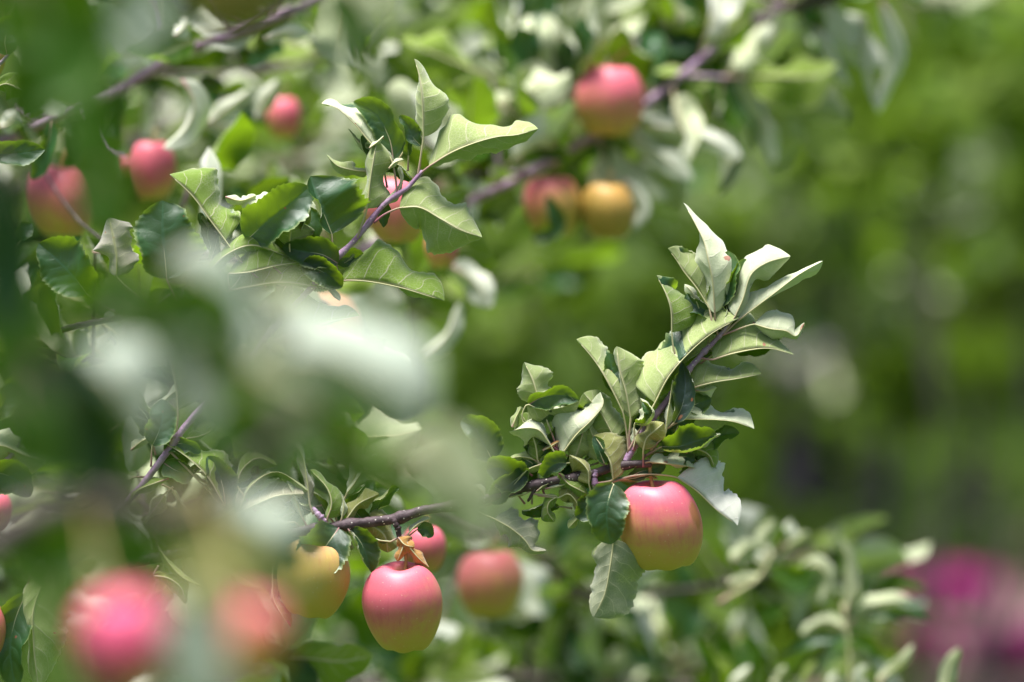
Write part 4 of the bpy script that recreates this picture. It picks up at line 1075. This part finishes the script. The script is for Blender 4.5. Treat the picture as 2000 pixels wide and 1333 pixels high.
leaf(LB, 'U', [(566, 482, 10), (568, 455, 16), (575, 425, 18), (604, 404, 14)], (54, 5, 20, 80), (42, 15, 20, 50), [(570, 520, 4)], mat=M_LEAF)
leaf(LB, 'U', [(440, 470, 4), (411, 431, 8), (376, 383, 6), (331, 341, 0)], (50, 120, 112, 20), (70, 10, 30, 35), [(520, 560, 2), (470, 510, 4)], mat=M_LEAF_G)
leaf(LB, 'U', [(478, 440, -6), (490, 412, -4), (510, 390, -6), (525, 378, -8)], (30, 20), (24, 25), mat=M_LEAF_W)
leaf(LB, 'U', [(440, 385, -8), (470, 392, -6), (500, 382, -8)], (14, 20), (16, 25), mat=M_LEAF_W)
leaf(LB, 'T', [(326, 545, 6), (322, 500, 10), (318, 450, 10), (318, 392, 4)], (46, 14, 14, 25), (66, 5, 8, 35), [(345, 590)])
leaf(LB, 'U', [(228, 540, 4), (228, 500, 8), (222, 465, 8), (213, 426, 2)], (52, 20, 20, 75), (60, 20, 20, 70), [(300, 606)], mat=leaf_material('lilac_felted_leaf', under=(0.46, 0.41, 0.38), tw=0.2), wave=.16)
leaf(LB, 'T', [(170, 575, 4), (148, 545, 8), (115, 510, 8), (76, 476, 2)], (40, 12), (46, 8), [(230, 615)])
leaf(LB, 'U', [(408, 532, 6), (440, 500, 12), (490, 480, 12), (560, 500, 4)], (34, 15), (40, 25), [(440, 575), (415, 560)], mat=M_LEAF_G)
leaf(LB, 'U', [(447, 536, 14), (490, 532, 22), (540, 520, 22), (592, 512, 14)], (46, 10, 25, 35), (30, 70, 60, 30), [(450, 570, 6)], mat=M_LEAF_G)
leaf(LB, 'U', [(450, 568, 10), (490, 560, 16), (550, 552, 16), (630, 562, 8)], (56, 15, 25, 30), (20, 60, 60, 30), [(440, 572, 4)], mat=M_LEAF_G)
leaf(LB, 'T', [(660, 515, 6), (630, 498, 10), (595, 492, 10), (552, 484, 4)], (26, 20), (30, 20))
leaf(LB, 'T', [(590, 520, 10), (615, 525, 16), (645, 540, 16), (668, 562, 8)], (24, 20), (24, 20), mat=M_LEAF_G)
leaf(LB, 'U', [(445, 572, 10), (458, 558, 12), (474, 535, 10)], (7, 60), (7, 60), mat=M_LEAF_W)
leaf(LB, 'T', [(565, 550, -4), (552, 570, -2), (545, 590, -4), (540, 605, -6)], (18, 20), (16, 20))
leaf(LB, 'U', [(524, 672, 10), (555, 657, 18), (600, 642, 20), (650, 628, 14), (702, 617, 4)], (84, 10, 30, 35), (26, 90, 90, 30), [(492, 705, 2)], mat=M_LEAF_G)
leaf(LB, 'U', [(348, 800, 8), (344, 755, 14), (330, 700, 14), (303, 640, 6)], (22, 110, 90, 30), (68, 8, 25, 30), [(345, 855, 2)], mat=M_LEAF_G, dry=[(.02, 0, .01, 0)])
leaf(LB, 'T', [(330, 690, 4), (322, 670, 4), (316, 645, 2)], (12, 15), (16, 15))
leaf(LB, 'T', [(298, 870, 4), (310, 845, 8), (318, 815, 8), (316, 780, 2)], (26, 15), (26, 15), [(295, 912)])
leaf(LB, 'U', [(432, 975, 6), (405, 930, 12), (362, 890, 12), (315, 862, 4)], (24, 100, 90, 30), (44, 10, 30, 35), [(330, 880, 2), (440, 990)], mat=M_LEAF_G)
leaf(LB, 'T', [(320, 880, 0), (340, 868, 2), (370, 870, 0), (392, 885, -2)], (14, 15), (16, 15))
leaf(LB, 'T', [(440, 985, 0), (435, 950, 4), (425, 920, 4), (405, 892, 0)], (24, 15), (26, 15))
leaf(LB, 'U', [(330, 935, 2), (300, 945, 6), (270, 958, 4), (255, 975)], (20, 25), (18, 25), mat=M_LEAF_G)
leaf(LB, 'T', [(320, 905, -6), (345, 920, -4), (380, 925, -8)], (22, 20), (22, 20))
leaf(LB, 'U', [(600, 725, 2), (640, 710, 4), (670, 705, 0), (700, 690, -4)], (20, 20), (24, 20), mat=M_LEAF)
leaf(LB, 'U', [(255, 880, -8), (280, 860, -8), (300, 855, -8)], (14, 20), (14, 20), mat=M_LEAF_W)

# leaves of a third twig at the left border
EB = thing('apple_branch', 'sharp twig entering at the left edge with pale and dark leaves', 'branch', P(-60, 300))
wood(EB, 'wood', [(-90, 190), (-40, 150), (0, 125), (22, 100), (45, 60)], [6, 5, 4.5, 3.5, 2.5], M_SHOOT, seed=21)
leaf(EB, 'U', [(-8, 172, 4), (12, 165, 8), (50, 178, 8), (92, 172, 2)], (44, 10), (40, 15), [(0, 128, 2)], mat=M_LEAF_G)
leaf(EB, 'T', [(14, 108, 2), (10, 82, 6), (18, 55, 4), (40, 40)], (22, 15), (30, 15), [(18, 106)])
leaf(EB, 'T', [(-50, 300, 2), (0, 302, 6), (40, 300, 6), (88, 292, 0)], (22, 15), (24, 15), [(-80, 200)])
leaf(EB, 'T', [(40, 470, 2), (50, 450, 4), (62, 438, 0)], (14, 15), (14, 15), [(-60, 330), (10, 500)])
leaf(EB, 'U', [(130, 70), (150, 50), (172, 68)], (16, 20), (20, 20), [(50, 70), (100, 90)])
EC = thing('apple_branch', 'sharp twig at the lower left edge with a big white-backed leaf', 'branch', P(-60, 960))
wood(EC, 'wood', [(-90, 1010), (-20, 930), (30, 880), (60, 820), (75, 780)], [6, 5.5, 5, 4.5, 3], M_SHOOT, seed=22)
leaf(EC, 'U', [(-30, 870, 6), (10, 872, 12), (50, 890, 12), (92, 900, 4)], (44, 30, 45, 35), (48, 20, 30, 30), [(-10, 918)], mat=M_LEAF_W)
leaf(EC, 'T', [(-40, 930, 0), (0, 925, 4), (35, 940, 2), (60, 970)], (34, 20), (34, 20), [(-30, 935)])
leaf(EC, 'T', [(-20, 820, 0), (0, 800, 4), (15, 775, 2), (20, 750)], (24, 20), (24, 20), [(20, 890)], mat=M_LEAF_G)
leaf(EC, 'U', [(128, 1095, 6), (88, 1135, 14), (66, 1195, 14), (66, 1260, 10), (75, 1345, 0)], (50, 10, 10, 30), (24, 20, 20, 30), None, mat=M_LEAF)
leaf(EC, 'T', [(50, 1160, -4), (30, 1210, 0), (20, 1270, 0), (30, 1345, -4)], (34, 15), (34, 15), [(60, 1120)])
leaf(RB, 'U', [(310, 1070, 0), (330, 1100, 6), (360, 1130, 6), (405, 1150, 0)], (16, 40), (18, 40), [(300, 1040)], mat=M_LEAF)
leaf(RB, 'U', [(300, 1125, 0), (330, 1130, 4), (355, 1150, 4), (362, 1180, 0)], (22, 20), (30, 20), [(310, 1105)], mat=M_LEAF_G)

def fill(root, n, cx, cy, rx, ry, z, seed, ln=(48, 95), mats=(M_LEAF, M_LEAF_G, M_LEAF_W)):
    """smaller leaves that thicken a cluster, each growing away from its spur."""
    r = random.Random(seed)
    for _ in range(n):
        a = r.uniform(0, 2 * math.pi); q = math.sqrt(r.random())
        x, y = cx + rx * q * math.cos(a), cy + ry * q * math.sin(a)
        zz = r.uniform(*z)
        dx, dy = (x - cx) / rx + r.gauss(0, .5), (y - cy) / ry + r.gauss(-.35, .5)
        m_ = math.hypot(dx, dy) + 1e-6; dx, dy = dx / m_, dy / m_
        L = r.uniform(*ln); bend = r.uniform(-.35, .35) * L
        pts = [(x, y, zz), (x + dx * L * .35 - dy * bend * .4, y + dy * L * .35 + dx * bend * .4, zz + r.uniform(-4, 10)),
               (x + dx * L * .7 - dy * bend * .5, y + dy * L * .7 + dx * bend * .5, zz + r.uniform(-6, 8)), (x + dx * L, y + dy * L, zz + r.uniform(-16, 6))]
        sd = 'U' if r.random() < .55 else 'T'
        leaf(root, sd, pts, (L * r.uniform(.2, .3), r.uniform(5, 45), r.uniform(10, 60), r.uniform(30, 80)), (L * r.uniform(.2, .3), r.uniform(5, 45), r.uniform(10, 60), r.uniform(30, 80)),
             [(x - dx * 26 + r.uniform(-8, 8), y - dy * 26 + 6, zz - 2)], mat=r.choice(mats) if sd == 'U' else M_LEAF)
fill(RB, 16, 1180, 880, 110, 60, (-40, -12), 51)
fill(RB, 8, 1330, 830, 50, 50, (-36, -14), 52)
fill(RB, 8, 1400, 660, 40, 50, (-36, -14), 53, (60, 100))
fill(RB, 9, 1090, 960, 90, 40, (-40, -10), 54, (45, 75))
fill(RB, 9, 650, 990, 90, 40, (-40, -12), 55, (50, 90))
fill(LB, 14, 520, 520, 130, 60, (-44, -14), 56, (60, 110))
fill(LB, 8, 760, 340, 60, 70, (-40, -14), 57, (50, 90))
fill(LB, 10, 330, 880, 90, 90, (-44, -14), 58, (60, 110))

# ------------------------------------------------------------------ apples
R0 = 80 * FOCUS * KPX
apple('large sharp pink and yellow apple with a brownish scar at its right side', 1288, 1024, 79, hs=1.03, lean=-9, tip=6, spin=.4, sh=.4, stem=[(1271, 930), (1268, 897)], taper=-.16, seg=72,
      mat=apple_material('apple_skin_large', -.02, az=.7, R=R0, russet=(.93, -.42, .18, .30)))
apple('sharp round pink apple hanging alone under a dry orange leaf', 787, 1184, 79, hs=1.03, lean=0, tip=9, spin=1.5, sh=.9, stem=[(793, 1098), (792, 1080), (788, 1052)], taper=.08, seg=72,
      mat=apple_material('apple_skin_round', .12, az=-.8, R=R0, streak=.75))
apple('greenish yellow apple half hidden by a dark green leaf', 612, 1128, 71, hs=1.0, lean=6, tip=4, spin=.9, stem=[(604, 1062), (600, 1042)], taper=.0, seg=56,
      mat=apple_material('apple_skin_green', -.8, red=(.58, .30, .13), mid=(.52, .38, .07), az=.8, R=R0 * .9))
apple('pink apple cut by the left edge near the bottom', -64, 1238, 74, lean=3, tip=4, stem=[(-62, 1150), (-60, 1095)], mat=apple_material('apple_skin_edge', .3, R=R0 * .92))
apple('small red apple at the left edge above the dark foreground twig', -14, 1000, 38, d=5.1, mat=apple_material('apple_skin_red_edge', .6, R=R0 * .5))
apple('pink apple sliver at the left edge near the top', -26, 110, 38, d=5.0, mat=apple_material('apple_skin_top_edge', .3, R=R0 * .5))
BL = lambda nm, bl, rpx, d, **k: apple_material(nm, bl, R=rpx * d * KPX, **k)
apple('blurred pink-topped apple under the arching branch at top right of centre', 1190, 196, 67, d=5.76, hs=.98, taper=-.05, stem=[(1200, 120), (1230, 92)], mat=BL('apple_skin_a', .12, 67, 5.76))
apple('blurred pink and orange apple at the left between dark green foreground leaves', 118, 392, 70, d=5.5, hs=.92, mat=BL('apple_skin_b', .5, 70, 5.5))
apple('blurred crimson apple touching a hanging pale leaf at upper left', 296, 332, 47, d=5.6, hs=1.15, mat=BL('apple_skin_c', .7, 47, 5.6))
apple('small blurred red apple left of the sharp upright shoot', 553, 230, 33, d=5.9, hs=1.15, mat=BL('apple_skin_d', .5, 33, 5.9))
apple('tiny blurred red apple beside the crimson one', 240, 325, 16, d=5.7, mat=BL('apple_skin_e', .8, 16, 5.7))
apple('blurred apple partly hidden behind the mauve shoot, red above yellow', 772, 410, 60, d=5.35, mat=BL('apple_skin_f', .1, 60, 5.35))
apple('blurred pink apple below the lower right leaf of the left shoot', 862, 486, 32, d=5.5, hs=1.1, mat=BL('apple_skin_g', .3, 38, 5.5))
apple('blurred orange apple with a dark leaf across it, right of centre', 1078, 402, 56, d=5.75, mat=BL('apple_skin_h', -.3, 56, 5.75))
apple('blurred golden apple beside a pale curled leaf, right of centre', 1186, 412, 52, d=5.75, mat=BL('apple_skin_i', -.75, 52, 5.75, low=(.40, .24, .02), mid=(.45, .26, .03), red=(.52, .28, .05)))
apple('blurred red apple right behind the sharp round one', 828, 1072, 43, d=5.3, mat=BL('apple_skin_j', .7, 43, 5.3))
apple('blurred dull pink apple between the two sharp hanging apples', 956, 1140, 64, d=5.75, hs=.98, mat=BL('apple_skin_k', -.05, 64, 5.75, red=(.55, .11, .13)))
apple('blurred orange apple glimpsed under a sharp green leaf at centre left', 628, 648, 76, d=5.5, mat=BL('apple_skin_l', -.5, 76, 5.5, red=(.46, .25, .13), mid=(.40, .24, .09)))

# ------------------------------------------------------------------ foreground, far out of focus
WS[0] = 1.5
M_FG = leaf_material('foreground_green_leaf', top=(0.028, 0.085, 0.004), under=(0.07, 0.15, 0.008), trans=(0.12, 0.26, 0.002), fine=False, tw=0.35, rough=0.5)
M_FGD = leaf_material('foreground_dark_leaf', top=(0.008, 0.035, 0.008), under=(0.03, 0.07, 0.012), trans=(0.03, 0.08, 0.003), fine=False, tw=0.25, rough=0.45)
M_FGW = leaf_material('foreground_felted_leaf', under=(0.46, 0.51, 0.47), trans=(0.10, 0.19, 0.02), fine=False, tw=0.25)
FB = thing('apple_branch', 'very blurred foreground twig with leaves across the lower left', 'branch', P(60, 1040, 3.0))
wood(FB, 'wood', [(-80, 1100), (90, 1000), (230, 985), (330, 1010), (420, 960), (520, 880), (620, 800)], [34, 33, 30, 22, 15, 11, 9], bark_material('foreground_bark', (0.05, 0.03, 0.035), (0.10, 0.06, 0.07)), d=3.0, seed=31)
def fl(root, sd, pts, L_, R_, d, m): leaf(root, sd, pts, L_, R_, d=d, mat=m, hi=False)
fl(FB, 'U', [(560, 690), (640, 690), (730, 740), (830, 820)], (90, 25), (80, 30), 2.95, M_FGW)
fl(FB, 'U', [(480, 720), (560, 760), (640, 790)], (70, 15), (60, 15), 3.05, M_BLUR)
fl(FB, 'U', [(330, 510), (400, 540), (460, 620), (480, 720)], (50, 30), (45, 20), 3.1, M_FGW)
fl(FB, 'U', [(430, 640), (430, 700), (440, 770)], (34, 10), (34, 10), 3.0, M_FG)
fl(FB, 'T', [(110, 640), (170, 580), (240, 560), (310, 600)], (30, 20), (40, 20), 3.1, M_FG)
fl(FB, 'U', [(150, 700), (210, 730), (250, 780), (300, 830)], (70, 30), (70, 30), 3.0, M_FGW)
fl(FB, 'T', [(60, 700), (110, 760), (170, 850), (190, 960)], (70, 15), (70, 15), 2.95, M_FGD)
fl(FB, 'T', [(20, 640), (60, 700), (120, 720)], (60, 15), (60, 15), 3.0, M_FG)
fl(FB, 'U', [(470, 800), (500, 840), (560, 880)], (40, 15), (50, 15), 3.05, M_FG)
fl(FB, 'U', [(650, 870), (720, 900), (820, 900)], (40, 25), (50, 15), 3.1, M_FG)
fl(FB, 'U', [(780, 880), (860, 920), (910, 980), (950, 1060)], (50, 15), (44, 15), 3.1, M_BLUR)
fl(FB, 'U', [(430, 1010), (480, 1020), (540, 1060), (580, 1110)], (60, 25), (50, 20), 3.1, M_FGW)
fl(FB, 'U', [(330, 960), (380, 1040), (420, 1090)], (50, 15), (50, 20), 3.0, M_LEAF_Y)
fl(FB, 'U', [(380, 1170), (390, 1230), (400, 1340)], (36, 25), (36, 20), 2.95, M_FGW)
fl(FB, 'T', [(540, 1130), (570, 1090), (590, 1060)], (36, 15), (36, 15), 3.1, M_BLUR)
fl(FB, 'U', [(90, 1240), (120, 1180), (140, 1110)], (30, 15), (34, 15), 3.1, M_FG)
fl(FB, 'T', [(370, 790), (440, 830), (520, 870), (590, 930)], (44, 15), (44, 15), 3.05, M_FG)
fl(FB, 'U', [(300, 640), (360, 700), (390, 760), (400, 830)], (46, 15), (40, 15), 3.0, M_FGW)
fl(FB, 'U', [(500, 560), (560, 610), (620, 690)], (40, 15), (40, 15), 3.15, M_BLUR)
fl(FB, 'T', [(90, 880), (170, 900), (250, 960)], (50, 15), (44, 15), 3.0, M_FG)
fl(FB, 'T', [(200, 620), (300, 650), (380, 620)], (40, 15), (40, 15), 3.05, M_FG)
fl(FB, 'U', [(850, 830), (900, 900), (930, 980)], (36, 15), (36, 15), 3.1, M_BLUR)
fl(FB, 'U', [(330, 1060), (400, 1100), (470, 1100), (540, 1150)], (40, 15), (36, 15), 3.05, M_LEAF_Y)
fl(FB, 'T', [(390, 690), (440, 720), (480, 780)], (40, 15), (40, 15), 3.2, M_FG)
fl(FB, 'U', [(250, 880), (230, 960), (200, 1040)], (40, 15), (40, 15), 3.1, M_FG)
fl(FB, 'T', [(30, 760), (60, 860), (120, 950)], (60, 15), (50, 15), 2.9, M_FG)
fl(FB, 'U', [(520, 640), (600, 660), (660, 720)], (44, 15), (40, 15), 3.05, M_FGW)
fl(FB, 'T', [(280, 560), (340, 600), (420, 600), (470, 650)], (40, 15), (40, 15), 3.0, M_FG)
fl(FB, 'U', [(350, 1180), (400, 1160), (470, 1190)], (44, 15), (40, 15), 2.7, M_LEAF_Y)
fl(FB, 'U', [(390, 1150), (385, 1220), (380, 1290), (390, 1400)], (48, 15), (44, 15), 2.7, M_FGW)
fl(FB, 'T', [(-20, 1030), (70, 1060), (170, 1070), (250, 1100)], (50, 10), (46, 10), 3.2, M_FG)
fl(FB, 'T', [(180, 1040), (250, 1080), (330, 1080)], (46, 10), (40, 10), 3.1, M_FG)
fl(FB, 'U', [(20, 1000), (60, 1100), (80, 1180)], (40, 10), (40, 10), 3.3, M_FG)
fl(FB, 'T', [(560, 820), (640, 850), (720, 900)], (50, 10), (46, 10), 3.1, M_FG)
fl(FB, 'T', [(160, 1250), (200, 1310), (230, 1380)], (40, 15), (30, 15), 3.05, M_FGD)
apple('very blurred bright pink foreground apple at the bottom left', 245, 1256, 84, d=2.75, hs=1.1, lean=-14, stem=[(200, 1130, 2.8), (170, 1000, 3.0)], mat=apple_material('apple_skin_fg_pink', .75, R=84 * 2.75 * KPX, red=(.78, .05, .20)))
apple('very blurred orange and red foreground apple behind a pale leaf at the bottom', 478, 1252, 76, d=2.8, hs=1.1, lean=14, stem=[(450, 1110, 2.85), (400, 980, 3.0)], mat=apple_material('apple_skin_fg_orange', .05, R=76 * 2.8 * KPX, mid=(.70, .28, .05), low=(.60, .33, .03)))
FT = thing('apple_branch', 'very blurred foreground twig with green leaves hanging in the top left corner', 'branch', P(60, -60, 3.0))
wood(FT, 'wood', [(-60, -80), (120, -60), (320, -50), (560, -70), (760, -90)], [14, 13, 11, 9, 7], M_BARK, d=3.0, seed=32)
fl(FT, 'T', [(60, -40), (90, 40), (110, 120), (60, 200)], (70, 15), (60, 15), 3.05, M_FG)
fl(FT, 'T', [(165, 90), (178, 180), (190, 260), (200, 350)], (40, 20), (40, 20), 3.15, M_FG)
fl(FT, 'T', [(190, 330), (205, 370), (215, 440)], (36, 20), (36, 20), 3.0, M_FG)
fl(FT, 'T', [(20, -40), (60, 60), (70, 150), (40, 260)], (60, 15), (50, 15), 3.3, M_FG)
fl(FT, 'T', [(120, -40), (140, 60), (165, 150), (150, 240)], (54, 15), (50, 15), 3.3, M_FG)
fl(FT, 'T', [(150, 200), (185, 290), (200, 390), (215, 470)], (44, 15), (40, 15), 3.3, M_FG)
fl(FT, 'U', [(260, -30), (270, 40), (280, 110)], (46, 15), (46, 15), 3.0, M_FGW)
fl(FT, 'T', [(640, -40), (670, 30), (700, 90), (715, 160)], (34, 15), (34, 15), 3.0, M_FG)
fl(FT, 'U', [(690, -40), (720, 10), (750, 60)], (30, 15), (24, 15), 3.1, M_BLUR)
fl(FT, 'T', [(-20, 300), (10, 400), (20, 520), (10, 660)], (44, 20), (50, 20), 3.0, M_FGD)
fl(FT, 'T', [(-30, 520), (10, 580), (30, 660), (20, 760)], (60, 20), (50, 20), 3.1, M_FG)
apple('very blurred olive gold foreground apple cut by the top edge', 462, -32, 92, d=3.15, stem=[(470, -130, 3.15), (480, -160, 3.15)], mat=apple_material('apple_skin_fg_gold', -1.2, R=92 * 3.15 * KPX, low=(.20, .15, .01), mid=(.26, .16, .015)))
